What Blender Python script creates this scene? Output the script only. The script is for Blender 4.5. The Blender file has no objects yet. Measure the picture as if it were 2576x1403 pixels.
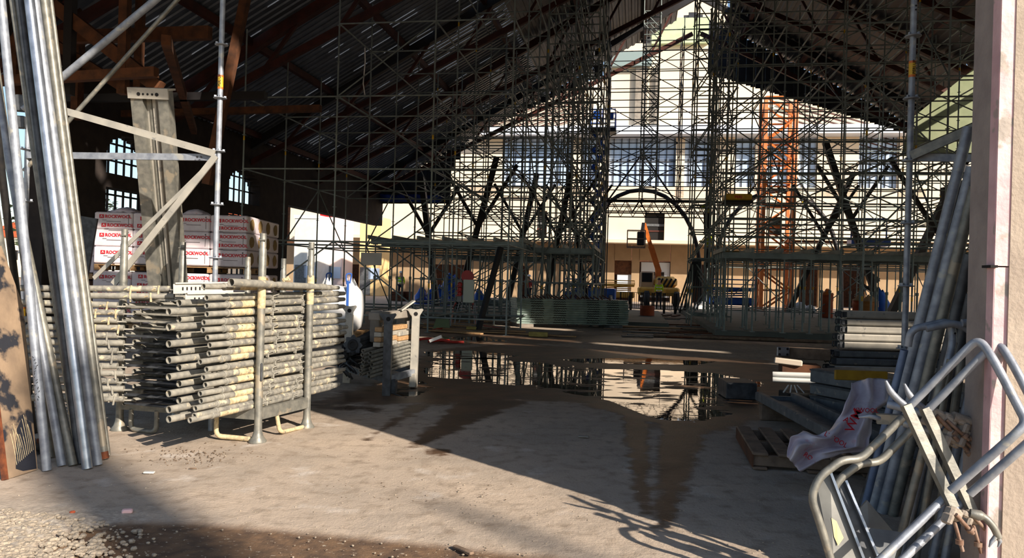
import bpy, math, random
from mathutils import Vector, Matrix, noise
V = Vector
R = random.Random(11)
SC = bpy.context.scene
COL = SC.collection
F, TH, EYE = 1860.0, math.radians(1.6), 1.5      # focal length in px of a 2576 px wide frame, camera roll, eye height
CT, ST = math.cos(TH), math.sin(TH)
HA = math.radians(9.5)                             # the hall stands turned against the view
EX, EY = V((math.cos(HA), -math.sin(HA), 0)), V((math.sin(HA), math.cos(HA), 0))

def uv(px, py):
    x, y = (px - 1288) / F, -(py - 701.5) / F
    return x * CT - y * ST, x * ST + y * CT
def at(px, py, d):
    u, v = uv(px, py); return V((u * d, d, EYE + v * d))
def gnd(px, py, z=0.0):
    u, v = uv(px, py); d = (z - EYE) / v; return V((u * d, d, z))
def H(x, y, z=0.0):
    return EX * x + EY * y + V((0, 0, z))
def hall_at(px, py, hy):                           # the point of the hall's cross plane hy that is seen at px, py
    u, v = uv(px, py); d = hy / (u * EY.x + EY.y); return V((u * d, d, EYE + v * d))

# ------------------------------------------------------------------ mesh builder
class MB:
    def __init__(s): s.v, s.f, s.sm, s.mi = [], [], [], []
    def add(s, vs, fs, smooth=False, mi=0):
        b = len(s.v); s.v += [tuple(p) for p in vs]
        for f in fs:
            s.f.append(tuple(b + i for i in f)); s.sm.append(smooth); s.mi.append(mi)
        return s
    def box(s, c, size, rot=None, mi=0, bev=0.0):
        c = V(c); hx, hy, hz = size[0] / 2, size[1] / 2, size[2] / 2
        rot = rot or Matrix.Identity(3)
        if bev <= 0:
            P = [V((x, y, z)) for z in (-hz, hz) for y in (-hy, hy) for x in (-hx, hx)]
            s.add([c + rot @ p for p in P], [(0, 2, 3, 1), (4, 5, 7, 6), (0, 1, 5, 4), (2, 6, 7, 3), (0, 4, 6, 2), (1, 3, 7, 5)], False, mi)
        else:
            bev = min(bev, hx * .8, hy * .8, hz * .8)
            ring = lambda a, b: [(-a + bev, -b), (a - bev, -b), (a, -b + bev), (a, b - bev), (a - bev, b), (-a + bev, b), (-a, b - bev), (-a, -b + bev)]
            L = []
            for z, k in ((-hz, bev), (-hz + bev, 0), (hz - bev, 0), (hz, bev)):
                L.append([V((x, y, z)) for x, y in ring(hx - k, hy - k)])
            vs = [c + rot @ p for r_ in L for p in r_]; fs = []
            for i in range(3):
                for j in range(8):
                    fs.append((i * 8 + j, i * 8 + (j + 1) % 8, i * 8 + 8 + (j + 1) % 8, i * 8 + 8 + j))
            fs += [tuple(range(7, -1, -1)), tuple(range(24, 32))]
            s.add(vs, fs, False, mi)
        return s
    def bar(s, a, b, w, h, up=(0, 0, 1), mi=0, bev=0.0):
        a, b = V(a), V(b); return s.box((a + b) / 2, (w, (b - a).length, h), frame(b - a, up), mi, bev)
    def tube(s, a, b, r, r2=None, n=12, caps=True, mi=0):
        a, b = V(a), V(b); r2 = r if r2 is None else r2
        m = frame(b - a); vs = []
        for p, q in ((a, r), (b, r2)):
            vs += [p + m @ V((math.cos(2 * math.pi * i / n) * q, 0, math.sin(2 * math.pi * i / n) * q)) for i in range(n)]
        s.add(vs, [(i, i + n, (i + 1) % n + n, (i + 1) % n) for i in range(n)], True, mi)
        if caps: s.add(vs, [tuple(range(n)), tuple(range(2 * n - 1, n - 1, -1))], False, mi)
        return s
    def pipe(s, a, b, r, t=.004, n=14, mi=0):           # a hollow pipe, open at both ends
        a, b = V(a), V(b); m = frame(b - a); ri = r - t
        ring = lambda p, q: [p + m @ V((math.cos(2 * math.pi * i / n) * q, 0, math.sin(2 * math.pi * i / n) * q)) for i in range(n)]
        vs = ring(a, r) + ring(b, r) + ring(a, ri) + ring(b, ri); J = lambda k, i: k * n + i % n
        s.add(vs, [(J(0, i), J(1, i), J(1, i + 1), J(0, i + 1)) for i in range(n)] + [(J(2, i + 1), J(3, i + 1), J(3, i), J(2, i)) for i in range(n)], True, mi)
        s.add(vs, [(J(0, i + 1), J(2, i + 1), J(2, i), J(0, i)) for i in range(n)] + [(J(1, i), J(3, i), J(3, i + 1), J(1, i + 1)) for i in range(n)], False, mi)
        return s
    def path(s, pts, r, n=10, fillet=0.0, k=5, mi=0, rr=None):  # a bent tube through pts, corners rounded
        pts = [V(p) for p in pts]
        if fillet > 0 and len(pts) > 2:
            q = [pts[0]]
            for i in range(1, len(pts) - 1):
                a, c, b = pts[i - 1], pts[i], pts[i + 1]
                f = min(fillet, (a - c).length * .45, (b - c).length * .45)
                p0, p1 = c + (a - c).normalized() * f, c + (b - c).normalized() * f
                for j in range(k + 1):
                    t = j / k; q.append(p0 * (1 - t) ** 2 + c * 2 * t * (1 - t) + p1 * t * t)
            pts = q + [pts[-1]]
        m = len(pts); T = []
        for i in range(m):
            T.append((pts[min(i + 1, m - 1)] - pts[max(i - 1, 0)]).normalized())
        nrm = T[0].orthogonal().normalized(); vs = []
        for i in range(m):
            nrm = (nrm - T[i] * nrm.dot(T[i])).normalized(); bn = T[i].cross(nrm)
            ri = r if rr is None else rr[min(i, len(rr) - 1)]
            vs += [pts[i] + (nrm * math.cos(2 * math.pi * j / n) + bn * math.sin(2 * math.pi * j / n)) * ri for j in range(n)]
        fs = [(i * n + j, i * n + (j + 1) % n, i * n + n + (j + 1) % n, i * n + n + j) for i in range(m - 1) for j in range(n)]
        s.add(vs, fs, True, mi); s.add(vs, [tuple(range(n - 1, -1, -1)), tuple(range((m - 1) * n, m * n))], False, mi)
        return s
    def lathe(s, c, prof, n=16, mi=0, axis=None):        # prof: (radius, height) from below
        c = V(c); m = axis or Matrix.Identity(3); vs = []
        for r, z in prof: vs += [c + m @ V((math.cos(2 * math.pi * j / n) * r, math.sin(2 * math.pi * j / n) * r, z)) for j in range(n)]
        fs = [(i * n + j, i * n + (j + 1) % n, i * n + n + (j + 1) % n, i * n + n + j) for i in range(len(prof) - 1) for j in range(n)]
        s.add(vs, fs, True, mi); s.add(vs, [tuple(range(n - 1, -1, -1)), tuple(range((len(prof) - 1) * n, len(prof) * n))], False, mi)
        return s
    def prism(s, poly, d, mi=0):                         # poly: 3-D points, d: thickness vector
        n = len(poly); P = [V(p) for p in poly]; Q = [p + V(d) for p in P]
        s.add(P + Q, [tuple(range(n - 1, -1, -1)), tuple(range(n, 2 * n))] + [(i, (i + 1) % n, n + (i + 1) % n, n + i) for i in range(n)], False, mi)
        return s
    def grid(s, fn, nu, nv, mi=0, smooth=True, close=False):
        vs = [fn(i / nu, j / nv) for j in range(nv + 1) for i in range(nu + 1)]; w = nu + 1
        s.add(vs, [(j * w + i, j * w + i + 1, j * w + w + i + 1, j * w + w + i) for j in range(nv) for i in range(nu)], smooth, mi); return s
    def mesh(s, name, mats):
        me = bpy.data.meshes.new(name); me.from_pydata(s.v, [], s.f)
        me.polygons.foreach_set('use_smooth', s.sm); me.polygons.foreach_set('material_index', s.mi)
        for m in (mats if isinstance(mats, (list, tuple)) else [mats]): me.materials.append(m)
        me.update(); return me
    def build(s, name, mats, parent=None, label=None):
        return link(name, s.mesh(name, mats), parent, label)

def frame(d, up=(0, 0, 1)):                              # matrix whose Y axis runs along d
    y = V(d).normalized(); up = V(up)
    if abs(y.dot(up.normalized())) > .995: up = V((0, 1, 0)) if abs(y.y) < .9 else V((1, 0, 0))
    x = y.cross(up).normalized(); z = x.cross(y)
    return Matrix((x, y, z)).transposed()
def rotz(a): return Matrix.Rotation(a, 3, 'Z')
HR = rotz(-HA)

def link(name, data, parent=None, label=None):
    o = bpy.data.objects.new(name, data); COL.objects.link(o)
    if parent is not None:
        o.parent = parent; o.matrix_parent_inverse = Matrix.Translation(-parent.location)
    if label: o['label'] = label
    return o
def tag(o, label, cat, group=None, kind=None):
    o['label'] = label; o['category'] = cat
    if group: o['group'] = group
    if kind: o['kind'] = kind
    return o
def thing(name, label, cat, loc, group=None):
    o = bpy.data.objects.new(name, None); COL.objects.link(o); o.location = V(loc); o.empty_display_size = .1
    return tag(o, label, cat, group)
def struct(name, mb, mats, label=None):
    o = mb.build(name, mats); o['kind'] = 'structure'
    if label: o['label'] = label
    return o
_unit = {}
def rod(name, a, b, r, mat, parent, n=8):                # one straight tube of its own, its mesh shared with its likes
    key = (mat.name, n)
    if key not in _unit: _unit[key] = MB().tube((0, 0, 0), (0, 0, 1), 1, n=n).mesh('tube', mat)
    a, b = V(a), V(b); o = link(name, _unit[key], parent)
    z = (b - a).normalized(); x = z.orthogonal().normalized(); y = z.cross(x); L = (b - a).length
    M = Matrix(((x.x * r, y.x * r, z.x * L, a.x), (x.y * r, y.y * r, z.y * L, a.y), (x.z * r, y.z * r, z.z * L, a.z), (0, 0, 0, 1)))
    o.matrix_basis = M
    return o
def dup(root, delta=(0, 0, 0), rz=0.0, label=None):      # a copy of a thing with copies of its parts and sub-parts
    r = root.copy(); COL.objects.link(r); r.location = root.location + V(delta); r.rotation_euler = (0, 0, root.rotation_euler.z + rz)
    if label: r['label'] = label
    def kids(src, dst):
        for ch in [c for c in src.children]:
            c = ch.copy(); COL.objects.link(c); mi_ = ch.matrix_parent_inverse.copy(); c.parent = dst; c.matrix_parent_inverse = mi_; kids(ch, c)
    kids(root, r); return r
ORD = ['topmost', 'second from the top', 'third from the top', 'fourth from the top', 'fifth from the top', 'sixth from the top', 'seventh from the top', 'eighth from the top', 'ninth from the top', 'tenth from the top', 'eleventh from the top', 'twelfth from the top', 'thirteenth from the top', 'fourteenth from the top', 'fifteenth from the top', 'sixteenth from the top', 'seventeenth from the top', 'eighteenth from the top', 'nineteenth from the top', 'twentieth from the top']
def nth(i, n):
    if i == n - 1 and n > 1: return 'lowest'
    if i == n - 2 and n > 3: return 'second from the bottom'
    if i == n - 3 and n > 6: return 'third from the bottom'
    return ORD[i]

# ------------------------------------------------------------------ materials
def srgb(r, g, b):
    f = lambda c: (c / 255 / 12.92) if c / 255 <= .04045 else ((c / 255 + .055) / 1.055) ** 2.4
    return (f(r), f(g), f(b), 1)
MAT = {}
def mat(name, c1, c2=None, rough=.6, metal=0.0, scale=8.0, lo=.35, hi=.65, bump=0.0, bscale=None, c3=None, s3=3.0, t3=.6, obj=False, detail=5, stretch=None, spec=.5):
    m = bpy.data.materials.new(name); m.use_nodes = True; N, L = m.node_tree.nodes, m.node_tree.links
    b = N['Principled BSDF']; b.inputs['Roughness'].default_value = rough; b.inputs['Metallic'].default_value = metal
    b.inputs['Specular IOR Level'].default_value = spec
    tc = N.new('ShaderNodeTexCoord'); src = tc.outputs['Object'] if obj else N.new('ShaderNodeNewGeometry').outputs['Position']
    if stretch:
        mp = N.new('ShaderNodeMapping'); mp.inputs['Scale'].default_value = stretch; L.new(src, mp.inputs['Vector']); src = mp.outputs['Vector']
    def nz(s, d=detail):
        n = N.new('ShaderNodeTexNoise'); n.inputs['Scale'].default_value = s; n.inputs['Detail'].default_value = d; L.new(src, n.inputs['Vector']); return n.outputs['Fac']
    def step(fac, a, z):
        r = N.new('ShaderNodeMapRange'); r.inputs['From Min'].default_value = a; r.inputs['From Max'].default_value = z; L.new(fac, r.inputs['Value']); return r.outputs['Result']
    def mix(fac, a, z):
        x = N.new('ShaderNodeMix'); x.data_type = 'RGBA'; L.new(fac, x.inputs['Factor'])
        for k, c in (('A', a), ('B', z)):
            sock = [i for i in x.inputs if i.name == k and i.type == 'RGBA'][0]
            if isinstance(c, tuple): sock.default_value = c
            else: L.new(c, sock)
        return [o for o in x.outputs if o.type == 'RGBA'][0]
    col = c1
    if c2:
        col = mix(step(nz(scale), lo, hi), c1, c2)
        if c3: col = mix(step(nz(s3), t3, t3 + .06), col, c3)
        L.new(col, b.inputs['Base Color'])
    else: b.inputs['Base Color'].default_value = c1
    if bump:
        bp = N.new('ShaderNodeBump'); bp.inputs['Strength'].default_value = bump; bp.inputs['Distance'].default_value = .02
        L.new(nz(bscale or scale * 3), bp.inputs['Height']); L.new(bp.outputs['Normal'], b.inputs['Normal'])
    MAT[name] = m; return m

galv = mat('galvanised steel', srgb(160, 166, 174), srgb(126, 132, 142), .48, .3, 14, c3=srgb(172, 172, 166), s3=9, t3=.62, bump=.06, bscale=60)
galv_bright = mat('bright galvanised steel', srgb(176, 184, 196), srgb(140, 148, 160), .3, .75, 10, bump=.04, bscale=70)
galv_warm = mat('weathered galvanised steel', srgb(142, 140, 130), srgb(112, 112, 106), .5, .4, 16, c3=srgb(160, 150, 132), s3=7, t3=.6, bump=.06, bscale=60)
galv_dark = mat('dull dark steel', srgb(84, 88, 92), srgb(60, 62, 66), .5, .4, 12, bump=.05, bscale=50)
black_tube = mat('black painted steel', srgb(34, 35, 38), srgb(50, 48, 46), .5, .2, 20)
mud_tube = mat('mud spattered tube', srgb(150, 146, 134), srgb(112, 110, 104), .66, .1, 22, c3=srgb(196, 184, 156), s3=13, t3=.575, bump=.12, bscale=70)
mud_tube2 = mat('grey scaffold tube with splashes', srgb(156, 152, 140), srgb(126, 124, 116), .66, .1, 18, c3=srgb(186, 176, 152), s3=9, t3=.63, bump=.08, bscale=60)
cream_mud = mat('dried cream mud on steel', srgb(214, 196, 156), srgb(170, 152, 120), .85, 0, 26, c3=srgb(110, 108, 100), s3=20, t3=.6, bump=.2, bscale=60)
hall_tube = mat('hall scaffold tube', srgb(150, 162, 160), srgb(120, 132, 130), .55, .2, 3)
rust = mat('rusty steel', srgb(122, 66, 36), srgb(84, 44, 26), .8, .1, 20, bump=.1)
yellow = mat('yellow paint', srgb(232, 190, 40), srgb(205, 160, 40), .5, 0, 10)
red = mat('red plastic', srgb(196, 26, 26), srgb(170, 20, 22), .4, 0, 6)
black = mat('black rubber', srgb(24, 24, 25), srgb(34, 33, 32), .7, 0, 12)
dark_hole = mat('dark recess', srgb(22, 20, 20), None, .9)
wood = mat('pale sawn timber', srgb(188, 152, 108), srgb(160, 122, 82), .75, 0, 6, bump=.1, stretch=(1, 8, 8))
wood_old = mat('weathered timber', srgb(138, 116, 96), srgb(104, 86, 70), .85, 0, 9, bump=.2, bscale=40)
wood_dark = mat('dark brown timber', srgb(104, 64, 38), srgb(70, 44, 28), .85, 0, 5)
white_film = mat('white plastic wrap', srgb(228, 224, 224), srgb(208, 204, 208), .35, 0, 5, bump=.12, bscale=9)
wool = mat('stone wool', srgb(176, 146, 92), srgb(150, 122, 76), .95, 0, 40, bump=.3)
red_print = mat('red print', srgb(206, 40, 54), None, .5)
grey_print = mat('grey print', srgb(120, 108, 112), None, .6)
bag_white = mat('woven white bag', srgb(232, 232, 230), srgb(214, 214, 214), .7, 0, 4, bump=.15, bscale=25)
strap_blue = mat('blue webbing', srgb(36, 86, 168), None, .7)
board_mud = mat('mud smeared shuttering board', srgb(150, 128, 104), srgb(122, 104, 86), .85, 0, 6, c3=srgb(34, 36, 44), s3=4.2, t3=.545, bump=.15, bscale=30)
deck_steel = mat('pale steel deck', srgb(196, 190, 176), srgb(172, 168, 158), .45, .35, 7, c3=srgb(150, 148, 142), s3=12, t3=.62, bump=.05)
deck_grey = mat('grey steel deck', srgb(112, 116, 118), srgb(90, 94, 98), .6, .3, 9, c3=srgb(140, 136, 126), s3=16, t3=.62, bump=.08)
deck_green = mat('green grey formwork profile', srgb(172, 190, 180), srgb(146, 164, 156), .55, .2, 5)
slab_mat = mat('grey green screed', srgb(112, 118, 112), srgb(92, 98, 94), .8, 0, 1.2, bump=.1)
concrete = mat('raw concrete', srgb(150, 142, 130), srgb(128, 120, 110), .9, 0, 4, bump=.25, bscale=30)
blue_paint = mat('blue machine paint', srgb(24, 84, 176), srgb(18, 66, 150), .4, 0, 3)
orange_paint = mat('orange machine paint', srgb(216, 118, 44), srgb(190, 98, 36), .45, 0, 3)
yellow_paint = mat('yellow machine paint', srgb(226, 176, 76), srgb(198, 148, 56), .45, 0, 3)
hivis = mat('lime safety cloth', srgb(190, 232, 30), srgb(170, 214, 26), .8, 0, 9)
hivis_y = mat('yellow safety cloth', srgb(212, 226, 60), srgb(190, 206, 50), .8, 0, 9)
reflect = mat('silver reflective tape', srgb(200, 204, 208), None, .35, .3)
navy = mat('navy work trousers', srgb(32, 36, 52), srgb(24, 28, 42), .9, 0, 9)
skin = mat('skin', srgb(196, 148, 120), srgb(184, 134, 108), .6, 0, 20)
helmet_white = mat('white helmet', srgb(232, 232, 226), None, .3)
steel_black = mat('dark painted steelwork', srgb(38, 36, 38), srgb(30, 28, 30), .6, .2, 2)
red_steel = mat('red lead steelwork', srgb(84, 40, 30), srgb(60, 30, 24), .7, .1, 3)
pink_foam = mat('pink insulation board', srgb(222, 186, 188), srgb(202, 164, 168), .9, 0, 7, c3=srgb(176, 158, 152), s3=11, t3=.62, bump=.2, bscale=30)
cement = mat('cement render', srgb(178, 164, 148), srgb(160, 146, 132), .95, 0, 5, bump=.3, bscale=45)
reveal = mat('grey render on the reveal', srgb(158, 148, 142), srgb(140, 130, 126), .95, 0, 6, bump=.2, bscale=40)
foam_lit = mat('pink insulation with adhesive', srgb(236, 208, 204), srgb(226, 180, 182), .9, 0, 6, c3=srgb(176, 166, 156), s3=7, t3=.58, bump=.35, bscale=24)  # paler than the edge foam: sunlight in the colour, besides adhesive patches
facade = mat('cream render', srgb(240, 222, 196), srgb(232, 214, 188), .9, 0, .6)
facade_tan = mat('tan render with canopy shade', srgb(176, 150, 118), srgb(162, 138, 108), .9, 0, 1)  # darkened base colour carries the shade under the canopy
sheet_grey = mat('grey toe board sheet', srgb(132, 132, 126), srgb(112, 112, 108), .55, .3, 7, c3=srgb(196, 178, 132), s3=6, t3=.7, bump=.06)
cable_red = mat('red cable', srgb(178, 44, 32), None, .5)
terracotta = mat('terracotta plastic', srgb(190, 92, 54), srgb(170, 78, 46), .6, 0, 5)
white_paint = mat('white paint', srgb(226, 226, 220), srgb(214, 214, 208), .4, 0, 3)
# ------------------------------------------------------------------ camera, sun, sky
cam = bpy.data.cameras.new('camera'); cam.sensor_fit = 'HORIZONTAL'; cam.sensor_width = 36; cam.lens = F / 2576 * 36
cam.clip_start = .05; cam.clip_end = 900
co = bpy.data.objects.new('camera', cam); COL.objects.link(co); SC.camera = co
co.matrix_world = Matrix.Translation((0, 0, EYE)) @ Matrix.Rotation(math.pi / 2, 4, 'X') @ Matrix.Rotation(TH, 4, 'Z')
SUN_EL, SUN_DIR = math.radians(27.5), V((-.68, .73, 0)).normalized()
sd = SUN_DIR * math.cos(SUN_EL) + V((0, 0, -math.sin(SUN_EL)))
sl = bpy.data.lights.new('sun', 'SUN'); sl.energy = 7.0; sl.angle = math.radians(.55); sl.color = (1, .88, .75)
so = bpy.data.objects.new('sun', sl); COL.objects.link(so); so.location = (20, -20, 30)
so.rotation_euler = sd.to_track_quat('-Z', 'Y').to_euler()
w = bpy.data.worlds.new('sky'); SC.world = w; w.use_nodes = True; wn, wl = w.node_tree.nodes, w.node_tree.links
sk = wn.new('ShaderNodeTexSky'); sk.sky_type = 'NISHITA'; sk.sun_disc = False; sk.sun_elevation = SUN_EL
sk.sun_rotation = math.atan2(-SUN_DIR.x, -SUN_DIR.y); sk.air_density = 1.0; sk.dust_density = .8; sk.ozone_density = 1.5
wl.new(sk.outputs['Color'], wn['Background'].inputs['Color']); wn['Background'].inputs['Strength'].default_value = .14
vs = SC.view_settings; SC.display_settings.display_device = 'sRGB'
vs.view_transform = 'Standard'; vs.look = 'None'; vs.gamma = 1; vs.exposure = 0.22; vs.use_curve_mapping = False
SC.cycles.max_bounces = 6; SC.cycles.diffuse_bounces = 4; SC.cycles.glossy_bounces = 4; SC.cycles.caustics_reflective = False; SC.cycles.caustics_refractive = False

# ------------------------------------------------------------------ the dusty yard floor
import numpy as np
def poly_w(pts): return np.array([gnd(*p)[:2] for p in pts])
def soft_in(P, X, Y, soft):                              # 1 inside a ground polygon, fading over soft metres outside it
    n = len(P); ins = np.zeros(X.shape, bool); dm = np.full(X.shape, 1e9)
    for i in range(n):
        ax, ay = P[i]; bx, by = P[(i + 1) % n]
        cr = (ay > Y) != (by > Y)
        xi = ax + (Y - ay) / (by - ay + 1e-12) * (bx - ax); ins ^= cr & (X < xi)
        dx, dy = bx - ax, by - ay; t = np.clip(((X - ax) * dx + (Y - ay) * dy) / (dx * dx + dy * dy + 1e-12), 0, 1)
        dm = np.minimum(dm, np.hypot(X - ax - t * dx, Y - ay - t * dy))
    sg = np.where(ins, dm, -dm); return np.clip(.5 + sg / (2 * soft), 0, 1)
WET = [([(800, 1010), (860, 985), (1000, 950), (1080, 880), (1300, 862), (1700, 895), (1930, 905), (1960, 930), (2060, 960), (2060, 1010), (1990, 1035), (1900, 1055), (1850, 1085), (1700, 1085), (1560, 1045), (1440, 1010), (1300, 1006), (1100, 1020), (900, 1015)], .28, 1),
       ([(1560, 1040), (1640, 1050), (1640, 1180), (1650, 1300), (1600, 1300), (1580, 1180)], .10, .85),
       ([(1660, 1060), (1790, 1060), (1755, 1180), (1730, 1240), (1690, 1330), (1640, 1330), (1640, 1200)], .12, .85),
       ([(1150, 1005), (1345, 1005), (1210, 1060), (1060, 1128), (1010, 1128), (1090, 1060)], .12, .8),
       ([(1040, 1005), (1120, 1005), (1010, 1070), (930, 1110), (905, 1110), (980, 1050)], .1, .7),
       ([(1060, 1120), (1150, 1130), (1120, 1160), (1050, 1150)], .06, .6),
       ([(1050, 815), (1300, 838), (1960, 845), (2080, 860), (2060, 875), (1700, 858), (1300, 868), (1060, 868)], .5, .75),
       ([(1090, 880), (1500, 888), (1900, 905), (1950, 925), (1500, 915), (1080, 905)], .3, 1),
       ([(700, 1010), (830, 1000), (1000, 1010), (960, 1040), (800, 1030)], .15, .6)]
POOL = [[(1085, 908), (1250, 903), (1500, 928), (1800, 938), (1888, 960), (1870, 1000), (1790, 1042), (1700, 1062), (1610, 1035), (1530, 1003), (1400, 978), (1240, 962), (1110, 947)],
        [(1075, 884), (1180, 882), (1300, 893), (1240, 902), (1090, 900)], [(1085, 846), (1230, 848), (1270, 858), (1180, 862), (1085, 858)],
        [(1420, 903), (1600, 900), (1790, 908), (1740, 916), (1480, 912)], [(980, 985), (1060, 960), (1090, 975), (1030, 1000)], [(1560, 790 + 80), (1600, 868), (1640, 874), (1600, 877)]]
POOL = [poly_w(p) for p in POOL[:5]]
MUD = poly_w([(225, 1330), (330, 1312), (500, 1312), (860, 1345), (1200, 1380), (1500, 1412), (1500, 1700), (-600, 1700), (60, 1403), (130, 1350)])
GRAVEL = poly_w([(-300, 1290), (120, 1285), (330, 1300), (280, 1350), (160, 1420), (100, 1600), (-500, 1600)])
rows = [2.4]
while rows[-1] < 34: rows.append(rows[-1] * 1.0062)
rows += [38, 44, 52, 62, 75]
NX = 420; rr_, tt = np.array(rows), np.linspace(-1, 1, NX)
Yg = np.repeat(rr_[:, None], NX, 1); Xg = tt[None, :] * (.82 * Yg + 1.2)
wet = np.zeros(Xg.shape)
for p, s_, k in WET: wet = np.maximum(wet, soft_in(poly_w(p), Xg, Yg, s_) * k)
pool = np.zeros(Xg.shape)
for p in POOL: pool = np.maximum(pool, soft_in(p, Xg, Yg, .22))
mudm = soft_in(MUD, Xg, Yg, .045); grv = soft_in(GRAVEL, Xg, Yg, .25)
Z = np.zeros(Xg.shape)
for j in range(Xg.shape[0]):
    d = rr_[j]
    for i in range(NX):
        x = Xg[j, i]; q = V((x, d, 0))
        a = noise.noise(q * .9) * .010 + noise.noise(q * 4.0) * .004
        if d < 8: a += noise.noise(q * 19) * .0035
        if grv[j, i] > 0: a += grv[j, i] * (noise.noise(q * 14) * .022 + noise.noise(q * 35) * .01 + .015)
        if mudm[j, i] > 0: a += mudm[j, i] * (noise.noise(q * 30) * .004 - .012)
        if pool[j, i] > 0: a = a * .55 - pool[j, i] * (.007 + noise.noise(V((x * 1.4, d * 4, 3))) * .020 + noise.noise(V((x * 4, d * 12, 7))) * .018)
        Z[j, i] = a
me = bpy.data.meshes.new('ground'); nr = len(rows)
me.from_pydata(np.stack([Xg, Yg, Z], -1).reshape(-1, 3).tolist(), [], [(j * NX + i, j * NX + i + 1, j * NX + NX + i + 1, j * NX + NX + i) for j in range(nr - 1) for i in range(NX - 1)])
for nm, arr in (('wet', wet), ('mud', mudm), ('gravel', grv)):
    me.attributes.new(nm, 'FLOAT', 'POINT').data.foreach_set('value', arr.astype(np.float32).ravel())
me.polygons.foreach_set('use_smooth', [True] * len(me.polygons)); me.update()
gm = bpy.data.materials.new('dusty yard floor'); gm.use_nodes = True; N, L = gm.node_tree.nodes, gm.node_tree.links; B = N['Principled BSDF']
pos = N.new('ShaderNodeNewGeometry').outputs['Position']
def nz(s, d=6, st=None, rough=.55):
    n = N.new('ShaderNodeTexNoise'); n.inputs['Scale'].default_value = s; n.inputs['Detail'].default_value = d; n.inputs['Roughness'].default_value = rough
    if st:
        mp = N.new('ShaderNodeMapping'); mp.inputs['Scale'].default_value = st; L.new(pos, mp.inputs['Vector']); L.new(mp.outputs['Vector'], n.inputs['Vector'])
    else: L.new(pos, n.inputs['Vector'])
    return n.outputs['Fac']
def rng(f, a, b, c=0, d=1):
    r = N.new('ShaderNodeMapRange'); 
    for k, v in (('From Min', a), ('From Max', b), ('To Min', c), ('To Max', d)): r.inputs[k].default_value = v
    L.new(f, r.inputs['Value']); return r.outputs['Result']
def mth(op, a, b):
    n = N.new('ShaderNodeMath'); n.operation = op
    for k, v in enumerate((a, b)):
        if isinstance(v, (int, float)): n.inputs[k].default_value = v
        else: L.new(v, n.inputs[k])
    return n.outputs[0]
def mix(f, a, b):
    x = N.new('ShaderNodeMix'); x.data_type = 'RGBA'; L.new(f, x.inputs['Factor'])
    for k, c in (('A', a), ('B', b)):
        s_ = [i for i in x.inputs if i.name == k and i.type == 'RGBA'][0]
        if isinstance(c, tuple): s_.default_value = c
        else: L.new(c, s_)
    return [o for o in x.outputs if o.type == 'RGBA'][0]
def attr(n_):
    a = N.new('ShaderNodeAttribute'); a.attribute_name = n_; return a.outputs['Fac']
dust = mix(rng(nz(1.1), .35, .65), srgb(186, 168, 148), srgb(166, 152, 136))
dust = mix(rng(nz(7), .5, .72), dust, srgb(146, 130, 112))
dust = mix(rng(nz(2.4, 8), .6, .75), dust, srgb(206, 196, 184))
dust = mix(rng(nz(55, 3), .66, .74), dust, srgb(96, 82, 70))
dust = mix(attr('gravel'), dust, mix(rng(nz(40), .4, .6), srgb(196, 184, 166), srgb(150, 140, 128)))
mudc = mix(rng(nz(9), .4, .62), srgb(116, 90, 66), srgb(88, 68, 52)); mudc = mix(rng(nz(26, 4, (1, 2.2, 1)), .64, .7), mudc, srgb(172, 158, 138))
col = mix(attr('mud'), dust, mudc)
wf = rng(mth('ADD', attr('wet'), mth('MULTIPLY', mth('SUBTRACT', nz(3.2, 8, (1, 1.6, 1), .65), .5), 1.5)), .42, .66)
wetc = mix(rng(nz(2.2), .4, .65), srgb(70, 52, 38), srgb(98, 74, 54))
col = mix(wf, col, wetc); L.new(col, B.inputs['Base Color'])
L.new(rng(wf, 0, 1, .92, .5), B.inputs['Roughness'])
bp = N.new('ShaderNodeBump'); bp.inputs['Strength'].default_value = .45; bp.inputs['Distance'].default_value = .012
L.new(mth('ADD', nz(38, 5), mth('MULTIPLY', nz(110, 3), .5)), bp.inputs['Height']); L.new(bp.outputs['Normal'], B.inputs['Normal'])
go = link('ground', me); me.materials.append(gm); go['kind'] = 'structure'; go['label'] = 'dusty concrete yard floor with wet dark tyre tracks'
b = MB(); b.box((0, 40, -.09), (260, 160, .02))
struct('ground_outside', b, mat('outer yard soil', srgb(176, 158, 136), srgb(150, 132, 110), .95, 0, .4, bump=.2))

# puddles: flat water lying in the hollows of the floor
water = bpy.data.materials.new('muddy puddle water'); water.use_nodes = True; N, L = water.node_tree.nodes, water.node_tree.links; B = N['Principled BSDF']
B.inputs['Base Color'].default_value = srgb(66, 52, 40); B.inputs['Roughness'].default_value = .015; B.inputs['IOR'].default_value = 1.6; B.inputs['Specular IOR Level'].default_value = .8
pos = N.new('ShaderNodeNewGeometry').outputs['Position']
bp = N.new('ShaderNodeBump'); bp.inputs['Strength'].default_value = .03; bp.inputs['Distance'].default_value = .01
L.new(nz(9, 2), bp.inputs['Height']); L.new(bp.outputs['Normal'], B.inputs['Normal'])
names = ['wide shallow puddle in the middle of the floor mirroring the far wall', 'narrow puddle just beyond the wide one beside the crate of tubes', 'small far puddle in front of the socket cabinet', 'long thin puddle behind the wide one on its right', 'small wet puddle at the foot of the crate of tubes']
for p, nm in zip(POOL, names):
    c = p.mean(0); q = c + (p - c) * 1.1
    b = MB(); b.add([(x, y, -.002) for x, y in q], [tuple(range(len(q)))])
    o = b.build('puddle', water); tag(o, nm, 'puddle', 'puddles on the floor')
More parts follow.
